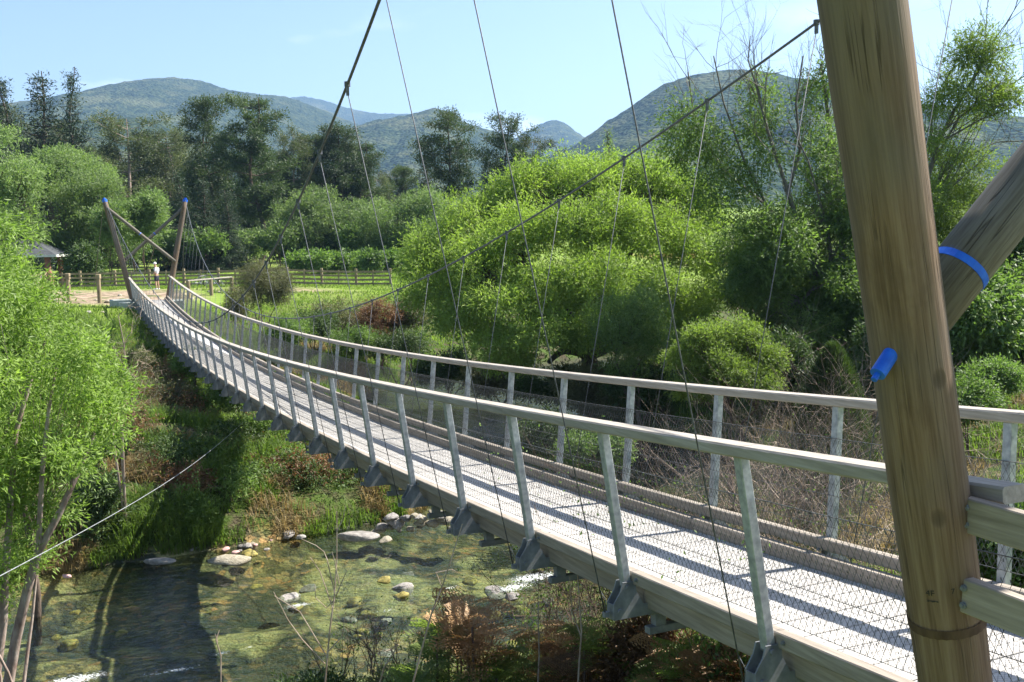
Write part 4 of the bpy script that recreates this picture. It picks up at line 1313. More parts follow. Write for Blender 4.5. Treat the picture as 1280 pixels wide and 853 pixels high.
# dark brushy conifer
rs = np.random.default_rng(8)
b = base_at(1042, 27)
t = empty('conical_shrub', b, label='dark brush-like conical shrub left of the big post', cat='shrub')
P, D = [], []
zt = at(1042, 425, 27).z - b.z
k = 26000
hh = rs.random(k) ** .8; a = rs.uniform(0, 6.283, k); r = (1 - hh ** 1.6) ** .7 * 1.25 * rs.uniform(.2, 1, k) ** .5
P = np.stack([np.cos(a) * r, np.sin(a) * r, hh * zt * .95], 1)
D = np.stack([np.cos(a) * .5, np.sin(a) * .5, np.full(k, 1.1)], 1) + rs.normal(size=(k, 3)) * .3
link('crown', leaves(P, D, .22 * rs.uniform(.5, 1.2, k), .09, 'crown', M['darkleaf'], rs), t)
MB().tube([(0, 0, -.3), (0, 0, zt * .8)], [.09, .02], 6).build('trunk', M['bark'], t)
bush(985, 470, 30, 52, 30, 'darkleaf', 'very dark shaded bush beside the conical shrub', 16000, .14, .35)  # dark leaves stand in for the shadow hole between the trees
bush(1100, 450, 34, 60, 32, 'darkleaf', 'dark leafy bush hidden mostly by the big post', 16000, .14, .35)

# ------------------------------------------------------------------ near left willow leaning over the water
rs = np.random.default_rng(15)
poly = [(-140, 290), (-60, 262), (0, 262), (34, 285), (52, 325), (60, 370), (72, 400), (105, 412), (140, 445), (168, 492), (160, 520), (176, 552), (140, 575), (118, 600), (92, 622), (88, 660), (66, 700), (58, 745), (20, 760), (-120, 780)]
Cc, Rr = outline_clumps([(x - 8 if x > 60 else x, y) for x, y in poly], 13.5, 2.2, .46, 76, rs)
Cc, Rr = sub_lobes(Cc, Rr, 9, rs, .40)
ln = [([(8, 870, 0), (20, 800, 0), (36, 730, 0), (48, 690, 0), (75, 640, 0), (100, 585, .2), (118, 540, .3)], .085),
      ([(-8, 870, .3), (4, 780, .3), (8, 700, .3), (14, 620, .4), (20, 540, .5), (40, 470, .6)], .075),
      ([(48, 690, 0), (52, 600, -.2), (60, 520, -.3), (70, 460, -.3)], .04),
      ([(-20, 620, 1), (20, 500, 1), (60, 420, 1)], .04)]
b = Vector((at(8, 853, 13.5).x, 13.5, 0)); b.z = gz(b.x, b.y)
def near_limbs(mb, rs, base):
    for pl_, r in ln:
        pts = [at(x, y, 13.5 + dy) - base for x, y, dy in pl_]
        if pts[0].z < -.0 or pl_[0][1] > 800: pts = [Vector((pts[0].x * .6, pts[0].y * .6, -.2))] + pts
        mb.tube(pts, [r * (1 - .65 * i / (len(pts) - 1)) for i in range(len(pts))], 9, cap=False)
tree('willow_tree', b, Cc, Rr, 62000, .095, .28, M['willownear'], M['barkpale'], .05, 91, 'pale green willow leaning over the water at the lower left', forks=3, trunk_h=.1, droop=.1, inner=.2, extra=near_limbs, lr=.09, limbs=46)
for i, (q, Y, lab) in enumerate([
    ([(-80, 520), (-60, 300), (20, 300), (60, 380), (110, 420), (110, 520), (60, 560)], 20, 'green willow scrub behind the leaning willow'),]):
    Cc, Rr = outline_clumps(q, Y, 1.6, .6, 60, rs)
    tree('willow_bush', base_at(20, Y), Cc, Rr, 42000, .11, .3, M['willownear'], M['bark'], .08, 93 + i, lab, cat='bush', forks=5, droop=.2)

# ------------------------------------------------------------------ far bank shrubs and weeds
for i, (px, py, rx, ry, Y, mt, n_, lab) in enumerate([
    (232, 612, 40, 26, 26.5, 'brownleaf', 14000, 'brown dead shrub hanging over the far bank'),
    (158, 664, 20, 18, 24.5, 'brownleaf', 6000, 'small brown tussock mound at the water edge'),
    (195, 640, 26, 22, 25.5, 'darkleaf', 6000, 'dark green shrub between the two brown mounds'),
    (275, 575, 34, 20, 29, 'olive', 9000, 'olive shrub below the end of the pale cable'),
    (330, 540, 40, 22, 31, 'broad', 12000, 'bright leafy bramble at the end of the pale cable'),
    (290, 490, 30, 18, 35, 'broad', 9000, 'light green bramble beside the deck on the far bank'),
    (240, 455, 28, 16, 40, 'broad', 8000, 'light green bramble higher up beside the deck'),
    (395, 560, 34, 18, 31, 'darkleaf', 8000, 'dark bush under the middle of the deck'),
    (420, 640, 44, 22, 27.5, 'darkleaf', 11000, 'dark bush low under the deck at the water edge'),
    (330, 628, 36, 20, 28, 'brownleaf', 9000, 'brown and green shrub in the deck shade'),
    (215, 505, 30, 22, 35, 'olive', 8000, 'olive scrub in the shade beside the far landing'),
    (160, 455, 30, 18, 41, 'olive', 8000, 'dry olive scrub below the dirt yard'),
    (110, 430, 34, 14, 44, 'broad', 8000, 'low green weeds below the dirt yard'),
    (190, 570, 30, 26, 29, 'darkleaf', 9000, 'dark hollow of leaves behind the leaning willow'),  # dark leaves added where the shadow band crosses the bank
    (250, 650, 34, 18, 25.2, 'broad', 9000, 'green overhanging weeds at the far water edge'),
    (185, 600, 34, 24, 27, 'brownleaf', 9000, 'brown tangle above the small tussock mound'),
    (285, 632, 30, 18, 26.5, 'olive', 9000, 'olive tangle right of the brown dead shrub'),
    (135, 575, 30, 40, 27, 'darkleaf', 12000, 'dark green thicket right behind the leaning willow'),
    (120, 640, 34, 40, 24, 'darkleaf', 14000, 'dark shaded bush overhanging the water at the left')]):
    bush(px, py, rx, ry, Y, mt, lab, n_, .10, .38, rad=.38)

rs2 = random.Random(77)
for i in range(75):
    x_ = rs2.uniform(-15, -1); y_ = rs2.uniform(26, 44)
    d_ = float(river_d(np.array([x_]), np.array([y_]))[0])
    if d_ < 6.2: continue
    b = Vector((x_, y_, gz(x_, y_)))
    kd, lab_ = rs2.choice([('brownleaf', 'brown tangled scrub on the far bank slope'), ('brownleaf', 'brown tangled scrub on the far bank slope'), ('olive', 'olive tangled scrub on the far bank slope'), ('broad', 'green leafy tangle on the far bank slope'), ('darkleaf', 'dark leafy tangle on the far bank slope')])
    rr_ = np.random.default_rng(900 + i)
    r_ = rs2.uniform(.5, 1.15)
    Cc = np.array([b]) + np.stack([rr_.normal(size=14) * r_ * .6, rr_.normal(size=14) * r_ * .6, rr_.uniform(.05, .55, 14) * r_], 1)
    tree('scrub_bush', b, Cc, np.full((14, 3), r_ * .38), 3600, .10, .36, M[kd], M['twigdark'], .02, 900 + i, lab_, cat='bush', group=kd + ' scrub on the far bank', forks=3, trunk_h=.1, inner=.3, limbs=6)
# bleached dead branches at the tip of the leaning willow
rs = np.random.default_rng(3)
b = at(150, 530, 24); b.z = gz(b.x, b.y)
t = empty('dead_branch', b, label='bleached tangle of dead branches beside the leaning willow', cat='branch')
mb = MB()
for pl_ in ([(150, 525), (158, 480), (155, 430), (148, 395)], [(135, 500), (146, 470), (146, 440)], [(150, 525), (165, 508), (176, 500)], [(152, 522), (168, 494), (158, 488)]):
    pts = [at(x, y, 24) - b for x, y in pl_]
    mb.tube([Vector((0, 0, -.1))] + pts, [.03] + [.025 * (1 - .2 * i) for i in range(len(pts))], 5, cap=False)
    for p_ in pts: twigs(mb, p_, Vector((.4, 0, .5)), .7, .010, 2, rs, .7, 3, .3, 3)
mb.build('branches', M['twig'], t)

# ------------------------------------------------------------------ grass
def blades(name, X, Y_, Hh, Wd, mt, rs, lean=.45, label=None):
    Z = ground_z(X, Y_)
    n_ = len(X)
    a = rs.uniform(0, 6.283, n_); ca, sa = np.cos(a), np.sin(a)
    ln_ = lean * rs.uniform(.3, 1.5, n_)
    base = np.stack([X, Y_, Z - .02], 1)
    side = np.stack([-sa, ca, np.zeros(n_)], 1) * (Wd * .5)[:, None]
    fwd = np.stack([ca, sa, np.zeros(n_)], 1)
    mid = base + fwd * (Hh * ln_ * .35)[:, None] + np.array([0, 0, 1]) * (Hh * .62)[:, None]
    tip = base + fwd * (Hh * ln_ * 1.1)[:, None] + np.array([0, 0, 1]) * (Hh * np.clip(1 - .35 * ln_, .5, 1))[:, None]
    v = np.stack([base - side, base + side, mid + side * .8, mid - side * .8, tip], 1).reshape(-1, 3)
    o = np.arange(n_)[:, None] * 5
    f = np.concatenate([o + np.array([[0, 1, 2]]), o + np.array([[0, 2, 3]]), o + np.array([[3, 2, 4]])])
    return link(name, np_mesh(name, v, f, [mt]), kind='stuff')


rs = np.random.default_rng(44)
k = 900000
X = rs.uniform(-30, 4, k); Y_ = rs.uniform(20, 56, k)
d = river_d(X, Y_)
den = np.clip(fbm(X / 1.6, Y_ / 1.6, 61, 3) * 2.2 + .70, 0, 1)
tuft = fbm(X / .55, Y_ / .55, 62, 2)
ok = (d > 5.3) & (d < 30) & (rs.random(k) < den) & (tuft > -.32) & (rs.random(k) < np.clip((26 / Y_) ** 1.5, 0, 1))
X, Y_, tuft = X[ok], Y_[ok], tuft[ok]
H_ = (.30 + .45 * np.clip(tuft + .2, 0, 1)) * rs.uniform(.6, 1.3, len(X))
dry = (fbm(X / 2.1, Y_ / 2.1, 63, 3) > .22)
blades('bank_grass', X[~dry], Y_[~dry], H_[~dry], .022 * rs.uniform(.7, 1.4, (~dry).sum()), M['grass'], rs, .7)
blades('dry_bank_grass', X[dry], Y_[dry], H_[dry], .02 * rs.uniform(.7, 1.4, dry.sum()), M['drygrass'], rs, .8)
# paddock in front of and behind the fence
k = 150000
X = rs.uniform(-46, 14, k); Y_ = rs.uniform(44, 100, k)
d = river_d(X, Y_)
dv = np.maximum.reduce([blob(X, Y_, -26.5, 67.5, 9, 7.5), blob(X, Y_, -36, 72, 8, 5), blob(X, Y_, -17, 75, 8, 1.8)])
ok = (np.abs(d) > 7) & (dv < .3)
X, Y_ = X[ok], Y_[ok]
M['paddock'] = leaf('paddock_grass_blade', (0.10, 0.16, 0.022), (0.22, 0.31, 0.05), 0.5, 0.35, fine=3)
blades('paddock_grass', X, Y_, rs.uniform(.10, .28, len(X)), np.full(len(X), .05), M['paddock'], rs, .6)
# right bank: weeds and long grass
k = 260000
X = rs.uniform(1, 26, k); Y_ = rs.uniform(6, 40, k)
d = river_d(X, Y_)
den = np.clip(fbm(X / 1.4, Y_ / 1.4, 71, 3) * 2 + .45 + .5 * (X > 10), 0, 1)
lb = (X - BX) * 0.9138 + (Y_ - BY) * 0.4062
ok = (d < -6.0) & (rs.random(k) < den) & (lb > 1.6)
X, Y_ = X[ok], Y_[ok]
dry = (fbm(X / 1.8, Y_ / 1.8, 73, 3) + .25 * (X < 11) > .05)
H_ = rs.uniform(.15, .45, len(X))
blades('meadow_grass', X[~dry], Y_[~dry], H_[~dry], np.full((~dry).sum(), .022), M['grass'], rs, .7)
blades('dry_meadow_grass', X[dry], Y_[dry], H_[dry], np.full(dry.sum(), .018), M['drygrass'], rs, .9)
# near bank under the camera
k = 90000
X = rs.uniform(-9, 6, k); Y_ = rs.uniform(6.5, 20, k)
d = river_d(X, Y_)
ok = (d < -5.3) & (fbm(X / 1.1, Y_ / 1.1, 81, 3) > -.1)
X, Y_ = X[ok], Y_[ok]
dry = rs.random(len(X)) < .45
blades('near_bank_grass', X[~dry], Y_[~dry], rs.uniform(.12, .4, (~dry).sum()), np.full((~dry).sum(), .012), M['grass'], rs, .8)
blades('dry_near_bank_grass', X[dry], Y_[dry], rs.uniform(.12, .4, dry.sum()), np.full(dry.sum(), .011), M['drygrass'], rs, .9)

# ------------------------------------------------------------------ bare twiggy scrub behind the bridge
def bare_shrub(px, Y, hgt, label, seed, stems=7, mt='twig', name='bare_shrub', leafy=0, spread=.35, rad=.012, group=None, z=None, depth=3):
    rs = np.random.default_rng(seed)
    b = base_at(px, Y)
    if z is not None: b.z = z
    t = empty(name, b, label=label, cat='shrub', group=group)
    mb = MB(); tips = []
    for i in range(stems):
        a = rs.uniform(0, 6.283)
        d = Vector((math.cos(a) * spread, math.sin(a) * spread, 1))
        twigs(mb, (math.cos(a) * .12, math.sin(a) * .12, -.1), d, hgt * rs.uniform(.6, 1.05), rad * rs.uniform(.7, 1.1), depth, rs, .5, 3, .22, 3, .12, tips)
    mb.build('stems', M[mt], t)
    if leafy:
        P = np.array([tuple(p) for p, d in tips]); D = np.array([tuple(d) for p, d in tips])
        k = rs.integers(0, len(P), leafy)
        P2 = P[k] + rs.normal(size=(leafy, 3)) * .07
        link('crown', leaves(P2, D[k] + rs.normal(size=(leafy, 3)) * .8, .045 * rs.uniform(.6, 1.3, leafy), .45, 'crown', M['broad'], rs), t)
    return t


rs2 = random.Random(31)
for i, (px, Y, h) in enumerate([(845, 22, 2.2), (872, 19, 2.0), (905, 24, 2.6), (935, 21, 2.4), (965, 18, 1.9), (992, 23, 2.9), (1022, 20, 2.5), (1050, 17, 2.1), (1075, 22, 2.8), (1088, 15, 1.8), (1125, 24, 2.2), (1240, 17, 1.4), (800, 24, 1.8), (760, 27, 1.6), (955, 14, 1.6), (1015, 13.5, 1.5), (885, 26, 2.8), (1060, 26, 2.9), (900, 16, 1.5), (1000, 15.5, 1.7), (840, 17.5, 1.4), (930, 26, 2.6), (1080, 12, 1.2), (980, 26, 2.9), (1030, 24, 3.2)]):
    bare_shrub(px, Y, h, 'bare twiggy scrub seen through the side netting', 300 + i, stems=9, leafy=110 if i % 3 == 0 else 30, mt='twig' if i % 4 else 'twigdark', group='bare scrub behind the footbridge', rad=.011)
for i, (px, py, rx, ry, Y, mt, lab) in enumerate([
    (690, 545, 50, 26, 29, 'darkleaf', 'dark low bush beyond the handrail under the willow'),
    (745, 560, 40, 22, 26, 'broad', 'green leafy weeds beyond the handrail'),
    (1215, 500, 40, 24, 24, 'broad', 'leafy green weeds right of the big post'),
    (1250, 470, 40, 14, 28, 'broad', 'low bright weeds on the meadow at the right edge'),
    (1262, 690, 30, 60, 9.5, 'broad', 'bright weeds beside the approach at the lower right')]):
    bush(px, py, rx, ry, Y, mt, lab, 9000, .10, .4, rad=.3)

# ------------------------------------------------------------------ foreground ferns and twigs on the near bank
def frond_mesh(seed, mt, Lf=.62):
    rs = np.random.default_rng(seed)
    V, Fq = [], []
    def quad(a, b, w, up):
        d = (b - a); s_ = d.cross(up).normalized() * w
        o = len(V); V.extend([tuple(a - s_ * .6), tuple(a + s_ * .6), tuple(a + d * .5 + s_), tuple(b), tuple(a + d * .5 - s_)]); Fq.append((o, o + 1, o + 2, o + 3, o + 4))
    pts = []
    for i in range(13):
        t = i / 12
        pts.append(Vector((Lf * t * (1 - .12 * t), rs.normal() * .004, Lf * (.55 * t - .62 * t * t))))
    up = Vector((0, 0, 1))
    for i in range(12): quad(pts[i], pts[i + 1], .004, up)
    for i in range(1, 13):
        t = i / 12
        pl_ = Lf * .36 * math.sin(math.pi * min(1, (1 - t) * .86 + .12)) + .01
        for sd2 in (1, -1):
            a = pts[i]; dirv = Vector((.35, sd2, -.18 + rs.normal() * .12)).normalized()
            e = a + dirv * pl_
            for j in range(5):
                u = (j + .5) / 5
                q = a.lerp(e, u)
                for s3 in (1, -1):
                    quad(q, q + (dirv.cross(up) * s3 * .9 + dirv * .35 + Vector(rs.normal(size=3)) * .15).normalized() * pl_ * .30 * (1 - u * .6), .0105, up)
    me = bpy.data.meshes.new('frond'); me.from_pydata(V, [], Fq); me.materials.append(M[mt])
    return me


FR = {'bracken': [frond_mesh(i, 'bracken') for i in range(3)], 'fern': [frond_mesh(10 + i, 'fern') for i in range(3)], 'brownleaf': [frond_mesh(20 + i, 'brownleaf') for i in range(2)]}
rs = np.random.default_rng(66)
def fern(px, py, Y, kind, sc, nf, label, group):
    p = at(px, py, Y)
    t = empty('fern', (p.x, p.y, p.z - .30 * sc), rs.uniform(0, 6.28), label=label, cat='fern', group=group)
    zg = gz(p.x, p.y) - t.location.z
    MB().tube([(0, 0, min(zg, -.05) - .05), (0, 0, .02)], .012, 5).build('stalk', M['twigdark'], t)
    for i in range(nf):
        o = link('frond', FR[kind][i % len(FR[kind])], t, (0, 0, rs.uniform(-.2, .10)), (rs.normal() * .15, -rs.uniform(.1, .75), i * 6.283 / nf + rs.normal() * .3))
        k_ = sc * rs.uniform(.7, 1.25); o.scale = (k_, k_, k_)


for i, (px, py) in enumerate([(575, 775), (560, 800), (600, 805), (520, 835), (555, 845), (610, 840), (640, 850), (480, 850), (590, 760), (660, 820), (570, 755), (585, 790), (545, 775), (620, 825)]):
    kd = 'bracken' if i in (0, 2, 5, 8, 10, 11) else 'fern'
    fern(px, py, 10.2 + rs.uniform(-.6, .8), kd, .72, 12, 'rusty bracken fern on the near bank below the water' if kd == 'bracken' else 'green fern on the near bank at the bottom of the picture', kd + ' on the near bank')
for i in range(52):
    px, py = rs.uniform(630, 990), 0
    py = np.interp(px, [630, 700, 760, 830, 900, 990], [835, 770, 765, 785, 810, 850]) + rs.uniform(0, 75)
    kd = ['bracken', 'brownleaf', 'bracken', 'bracken', 'fern'][int(rs.integers(0, 5))]
    fern(px, py, np.interp(px, [630, 990], [10.5, 7.2]) + rs.uniform(-.5, .9), kd, .62, 10, {'bracken': 'rusty dry bracken under the edge of the deck', 'brownleaf': 'dull brown fern under the edge of the deck', 'fern': 'green fern under the edge of the deck'}[kd], kd + ' under the deck edge')
for i, (px, Y, h, n_) in enumerate([(700, 12, 1.5, 9), (735, 11.5, 1.6, 10), (770, 11, 1.35, 10), (805, 10, 1.0, 9), (680, 12.5, 1.2, 7), (640, 12, .7, 6), (500, 12, .6, 7), (440, 12.5, .5, 6), (850, 9.5, .8, 8), (465, 11.5, .6, 6), (400, 12.5, .45, 5), (900, 8.5, .6, 8), (745, 12.5, 1.7, 9), (760, 13, 1.7, 9), (720, 13, 1.7, 9)]):
    p = at(px, 853, Y)
    bare_shrub(px, Y, h, 'dark twiggy shrub on the near bank beside the deck', 400 + i, stems=n_, mt='twigdark', leafy=260 if px > 630 else 60, group='dark twiggy shrubs on the near bank', rad=.008, z=min(p.z + .15, gz(p.x, p.y) + .6))
for i, (px, py, rx, ry, Y, mt, lab) in enumerate([
    (820, 825, 60, 40, 9.5, 'brownleaf', 'brown leafy scrub below the deck edge'),
    (905, 845, 50, 26, 8.2, 'broad', 'bright green leaves under the last near bracket'),
    (500, 872, 60, 20, 10.8, 'olive', 'low olive scrub at the bottom edge over the water'),
    (400, 872, 60, 20, 11.5, 'darkleaf', 'low dark scrub at the bottom edge, leftmost')]):
    bush(px, py, rx, ry, Y, mt, lab, 9000, .06, .4, rad=.16)

# slender dead stems standing up in front of the river
def stem(lines, Y, label):
    b = at(*lines[0][0], Y); zb_ = min(gz(b.x, b.y), b.z - .2)
    t = empty('dead_plant', (b.x, b.y, zb_), label=label, cat='dead plant')
    o = Vector((b.x, b.y, zb_))
    mb = MB()
    for li, ln_ in enumerate(lines):
        pts = [at(x, y, Y + .03 * math.sin(x * .3)) - o for x, y in ln_]
        if li == 0: pts = [Vector((0, 0, -.1))] + pts
        r = (.011 if li == 0 else .0062) * Y / 9
        mb.tube(pts, [r * (1 - .6 * i / (len(pts) - 1)) for i in range(len(pts))], 6)
    mb.build('stem', M['twig'], t)


stem([[(405, 870), (412, 790), (418, 745), (421, 700), (421, 640)], [(420, 745), (434, 712)], [(418, 740), (409, 700), (405, 690), (395, 682), (377, 674)], [(416, 760), (400, 715), (390, 700), (388, 697)], [(421, 665), (428, 650), (432, 634)], [(408, 820), (390, 790), (375, 765), (343, 745)], [(406, 830), (378, 800), (360, 775), (342, 740)], [(418, 750), (408, 760), (395, 748), (393, 730)], [(410, 815), (428, 795), (432, 765)], [(424, 730), (418, 700), (415, 690)]], 9.0, 'tallest forked bare stem standing in front of the river')
stem([[(512, 870), (525, 820), (540, 765), (552, 735), (562, 705), (578, 655)], [(540, 765), (556, 742)], [(552, 733), (545, 716), (565, 712), (572, 716)]], 8.5, 'slanting pale dead stem crossing below the bracket')
stem([[(276, 870), (276, 820), (270, 800), (274, 788)], [(272, 803), (269, 793)]], 9.0, 'short lone dead stem over the water at the left')
stem([[(722, 870), (724, 830), (727, 790), (724, 750), (722, 715), (721, 700)], [(726, 795), (715, 765), (712, 720)]], 9.0, 'upright pale stem in the dark scrub beside the deck')
stem([[(672, 870), (674, 820), (673, 785), (673, 752)]], 9.5, 'straight brown stem left of the deck scrub')
stem([[(470, 870), (480, 835), (498, 806)], [(498, 806), (488, 812), (480, 815)]], 9.0, 'short curved stem between the tall forked stem and the ferns')
stem([[(598, 860), (610, 815), (622, 780), (633, 750)]], 10, 'thin pale stem leaning right beside the rusty fern')

# ------------------------------------------------------------------ rocks
def rock_mesh(seed, mt, flat=.6):
    bm = bmesh.new(); bmesh.ops.create_icosphere(bm, subdivisions=3, radius=1)
    rs = np.random.default_rng(seed)
    co = np.array([v.co[:] for v in bm.verts])
    for _ in range(14):
        n_ = rs.normal(size=3); n_ /= np.linalg.norm(n_); h = rs.uniform(.5, .82)
        d = co @ n_ - h; co -= np.outer(np.clip(d, 0, None) * .92, n_)
    co *= 1.2
    co += .11 * np.stack([fbm(co[:, 1] * 2 + 9, co[:, 2] * 2, seed + i, 3) for i in range(3)], 1)
    co[:, 2] *= flat
    for v, c in zip(bm.verts, co): v.co = c
    me = bpy.data.meshes.new('rock'); bm.to_mesh(me); bm.free(); me.materials.append(M[mt]); me.shade_smooth()
    return me


RK = {m_: [rock_mesh(i + 5 * j, m_) for i in range(3)] for j, m_ in enumerate(('rock', 'rockpink', 'rockpale', 'rockalgae'))}
def rock(px, py, w, kind, label, group=None, z=None, sink=.3, ratio=.8):
    if z is None: z = WATER
    p = at(px, py, 20); p = p * (z / p.z)
    r = w / F_PX * p.y / 2
    if w > 40: sink += .15
    link('rock', RK[kind][int(rs.integers(0, 3))], None, (p.x, p.y, z + r * (.6 - sink) * .6), (0, 0, rs.uniform(0, 6.28) if ratio > .7 else rs.uniform(-.1, .35)), label=label, cat='rock', group=group).scale = (r, r * ratio, r * (.45 if w > 30 else .8))


rock(219, 683, 15, 'rockpink', 'pink rock standing at the far water edge', sink=-.1)
rock(83, 723, 12, 'rockpink', 'small pink rock by the trunk of the leaning willow', sink=-.1)
rock(285, 702, 62, 'rockpale', 'long pale slab rock breaking the water', sink=.35, ratio=.5)
rock(310, 694, 22, 'rockalgae', 'orange topped rock just behind the pale slab', sink=.3)
rock(198, 704, 40, 'rock', 'low dark rock ledge in the shallows at the left', sink=.45, ratio=.4)
rock(245, 688, 22, 'rock', 'grey flat rock beside the pink rock', sink=.2)
rock(262, 684, 20, 'rockpink', 'flat reddish rock right of the pink rock', sink=.2)
rock(362, 672, 22, 'rock', 'dark rounded rock at the start of the shaded bank', sink=-.1)
rock(375, 674, 14, 'rock', 'small dark rock touching the rounded one', sink=0)
rock(445, 675, 54, 'rock', 'long flat grey rock at the shaded water edge', sink=.2, ratio=.5)
rock(482, 677, 20, 'rockpale', 'pale end of the rock row at the shaded water edge', sink=.2)
rock(365, 745, 34, 'rock', 'dark boulder under the surface left of the forked stem', sink=.75)
rock(480, 727, 20, 'rockalgae', 'orange algae covered rock in mid stream', sink=.2)
rock(505, 735, 28, 'rock', 'brown rock beside the orange one in mid stream', sink=.75)
rock(502, 745, 24, 'rockalgae', 'yellow algae rock just below the surface', sink=.55)
rock(620, 737, 44, 'rock', 'dark brown boulder left of the white water', sink=.75)
rock(640, 748, 26, 'rock', 'smaller brown boulder below the white water', sink=.4)
for i in range(34):
    px, py = rs.uniform(470, 585), 0
    t_ = (px - 470) / 115
    py = rs.uniform(632 + 20 * (1 - t_), 668)
    rock(px, py, rs.uniform(9, 24), ['rock', 'rock', 'rock', 'rockpale'][int(rs.integers(0, 4))], 'grey rock of the heap under the deck at the water edge', 'rock heap under the deck', z=WATER + (668 - py) * .022, sink=.1)
for i in range(26):
    px = rs.uniform(150, 350); py = 672 + (px - 150) * -.0 + rs.uniform(4, 22) + (10 if px < 210 else 0)
    rock(px, py, rs.uniform(6, 14), ['rock', 'rockpale', 'rockpink'][int(rs.integers(0, 3))], 'small stone in the shallows along the far water edge', 'stones along the far water edge', sink=.25)
# submerged boulders
for i in range(60):
    px, py = rs.uniform(60, 700), rs.uniform(700, 850)
    rock(px, py, rs.uniform(14, 40), ['rock', 'rockalgae', 'rockalgae'][int(rs.integers(0, 3))], 'rounded boulder lying under the clear water', 'boulders under the water', z=WATER - .55, sink=1.0)
# stones of the dirt yard
for i, (px, py, w) in enumerate([(62, 382, 8), (72, 384, 6), (134, 378, 9), (142, 380, 7), (128, 383, 6), (84, 386, 9), (110, 384, 10), (118, 390, 8), (95, 413, 9), (100, 380, 5), (120, 376, 5), (150, 374, 6), (70, 376, 6), (50, 390, 8), (40, 384, 6), (262, 372, 7), (275, 366, 6), (240, 378, 6), (285, 375, 6)]):
    p = at(px, py, 64); zz = gz(p.x, p.y)
    p = p * (zz / p.z) if abs(p.z) > .5 else p
    p.y = min(max(p.y, 48), 72); p = at(px, py, p.y)
    r = w / F_PX * p.y / 2
    link('rock', RK['rockpale' if i % 3 else 'rock'][i % 3], None, (p.x, p.y, gz(p.x, p.y) + r * .2), (0, 0, i), label='stone lying in the dirt yard by the far landing' if i != 8 else 'white stone on the grass below the dirt yard', cat='rock', group='stones in the dirt yard' if i != 8 else None).scale = (r, r, r * 1.1)
for i in range(24):
    p = base_at(rs.uniform(960, 1085), rs.uniform(17, 24)); r = rs.uniform(.08, .26)
    link('rock', RK['rockpale'][i % 3], None, p + Vector((0, 0, r * .2)), (0, 0, i), label='pale stone among the bare scrub', cat='rock', group='pale stones among the scrub').scale = (r, r * .8, r)

# ------------------------------------------------------------------ paddock fence
def fence(P, Q, label, hgt=1.25, rails=4, bay=2.6, midpost=True, name='paddock_fence'):
    P, Q = Vector(P), Vector(Q)
    d = Q - P; Ln = math.hypot(d.x, d.y)
    t = empty(name, (P.x, P.y, gz(P.x, P.y)), math.atan2(d.y, d.x), label=label, cat='fence')
    k_ = max(1, round(Ln / bay)); bay = Ln / k_
    zs = [gz(P.x + d.x * i / k_, P.y + d.y * i / k_) - t.location.z for i in range(k_ + 1)]
    pm = MB().box(-.09, .09, -.09, .09, -.3, hgt + .10).mesh('post', M['fencewood'], bevel=.012)
    mm = MB().box(-.05, .05, -.03, .03, .05, hgt).mesh('batten', M['fencewood'])
    for i in range(k_ + 1):
        link('post', pm, t, (i * bay, 0, zs[i]))
        if i < k_:
            a = math.atan2(zs[i + 1] - zs[i], bay)
            if midpost: link('batten', mm, t, ((i + .5) * bay, -.14, (zs[i] + zs[i + 1]) / 2))
            rm = MB().box(-bay / 2, bay / 2 - .01, -.02, .02, -.075, .075).mesh('rail', M['fencewood'])
            for j in range(rails):
                link('rail', rm, t, ((i + .5) * bay, -.115, (zs[i] + zs[i + 1]) / 2 + hgt * (j + .55) / rails), (0, -a + rs.normal() * .003, 0))
    return t


a_ = at(57, 350, 79); b_ = at(488, 350, 79.5)
fence((a_.x, 79, 0), (b_.x, 79.5, 0), 'long four rail timber fence across the far paddock')
a_ = at(20, 350, 74)
fence((a_.x, 74, 0), (at(57, 350, 79).x, 79, 0), 'short return of timber fence beside the shelter wall', rails=4)
c_ = at(500, 350, 80); e_ = at(560, 350, 82)
# barrier beside the far landing
a_ = at(236, 370, 67); b_ = at(290, 360, 73)
t = empty('barrier', (a_.x, 67, gz(a_.x, 67)), math.atan2(73 - 67, b_.x - a_.x), label='low barrier with pale top rail right of the far landing', cat='barrier')
Ln = math.hypot(73 - 67, b_.x - a_.x)
for x in (0, Ln * .5, Ln): MB().tube([(x, 0, -.3), (x, 0, 1.15)], .13, 12).build('post', M['fencewood'], t)
MB().box(-.1, Ln, -.07, .07, 1.12, 1.20).build('rail', M['rail'], t, bevel=.01)
for px, py, Y, lab in ((88, 368, 64, 'shorter brown gate post in the dirt yard'), (126, 370, 63, 'taller brown gate post in the dirt yard')):
    b = base_at(px, Y)
    t = empty('gate_post', b, label=lab, cat='post')
    MB().tube([(0, 0, -.3), (0, 0, 1.35), (0, 0, 1.7)], [.125, .12, .11], 14).build('pole', M['fencewood'], t)
    MB().box(-.13, .13, -.13, .13, 1.35 if px < 100 else 1.5, 1.72 if px < 100 else 1.78).build('cap', M['fencewood'], t, bevel=.02)
for px in (172, 55): 
    b = base_at(px + 0, 66)
# picnic table in the gap on the right
b = base_at(890, 104)
b.z = at(890, 336, 104).z
t = empty('picnic_table', b, .1, label='tall timber table with benches standing on bare ground beyond the willow', cat='table')
MB().box(-.8, .8, -.5, .5, 1.28, 1.38).build('tabletop', M['whitecloth'], t, bevel=.01)
for x in (-.68, 0.12, .72): MB().box(x - .05, x + .05, -.4, .4, -.4, 1.28).build('leg', M['fencewood'], t)
MB().box(-1.9, -.75, -.05, .05, .95, 1.05).build('brace', M['fencewood'], t)
for x0_, x1_ in ((-.6, .08), (.2, .68)): MB().box(x0_, x1_, -.3, .3, .30, .38).build('bench', M['whitecloth'], t)

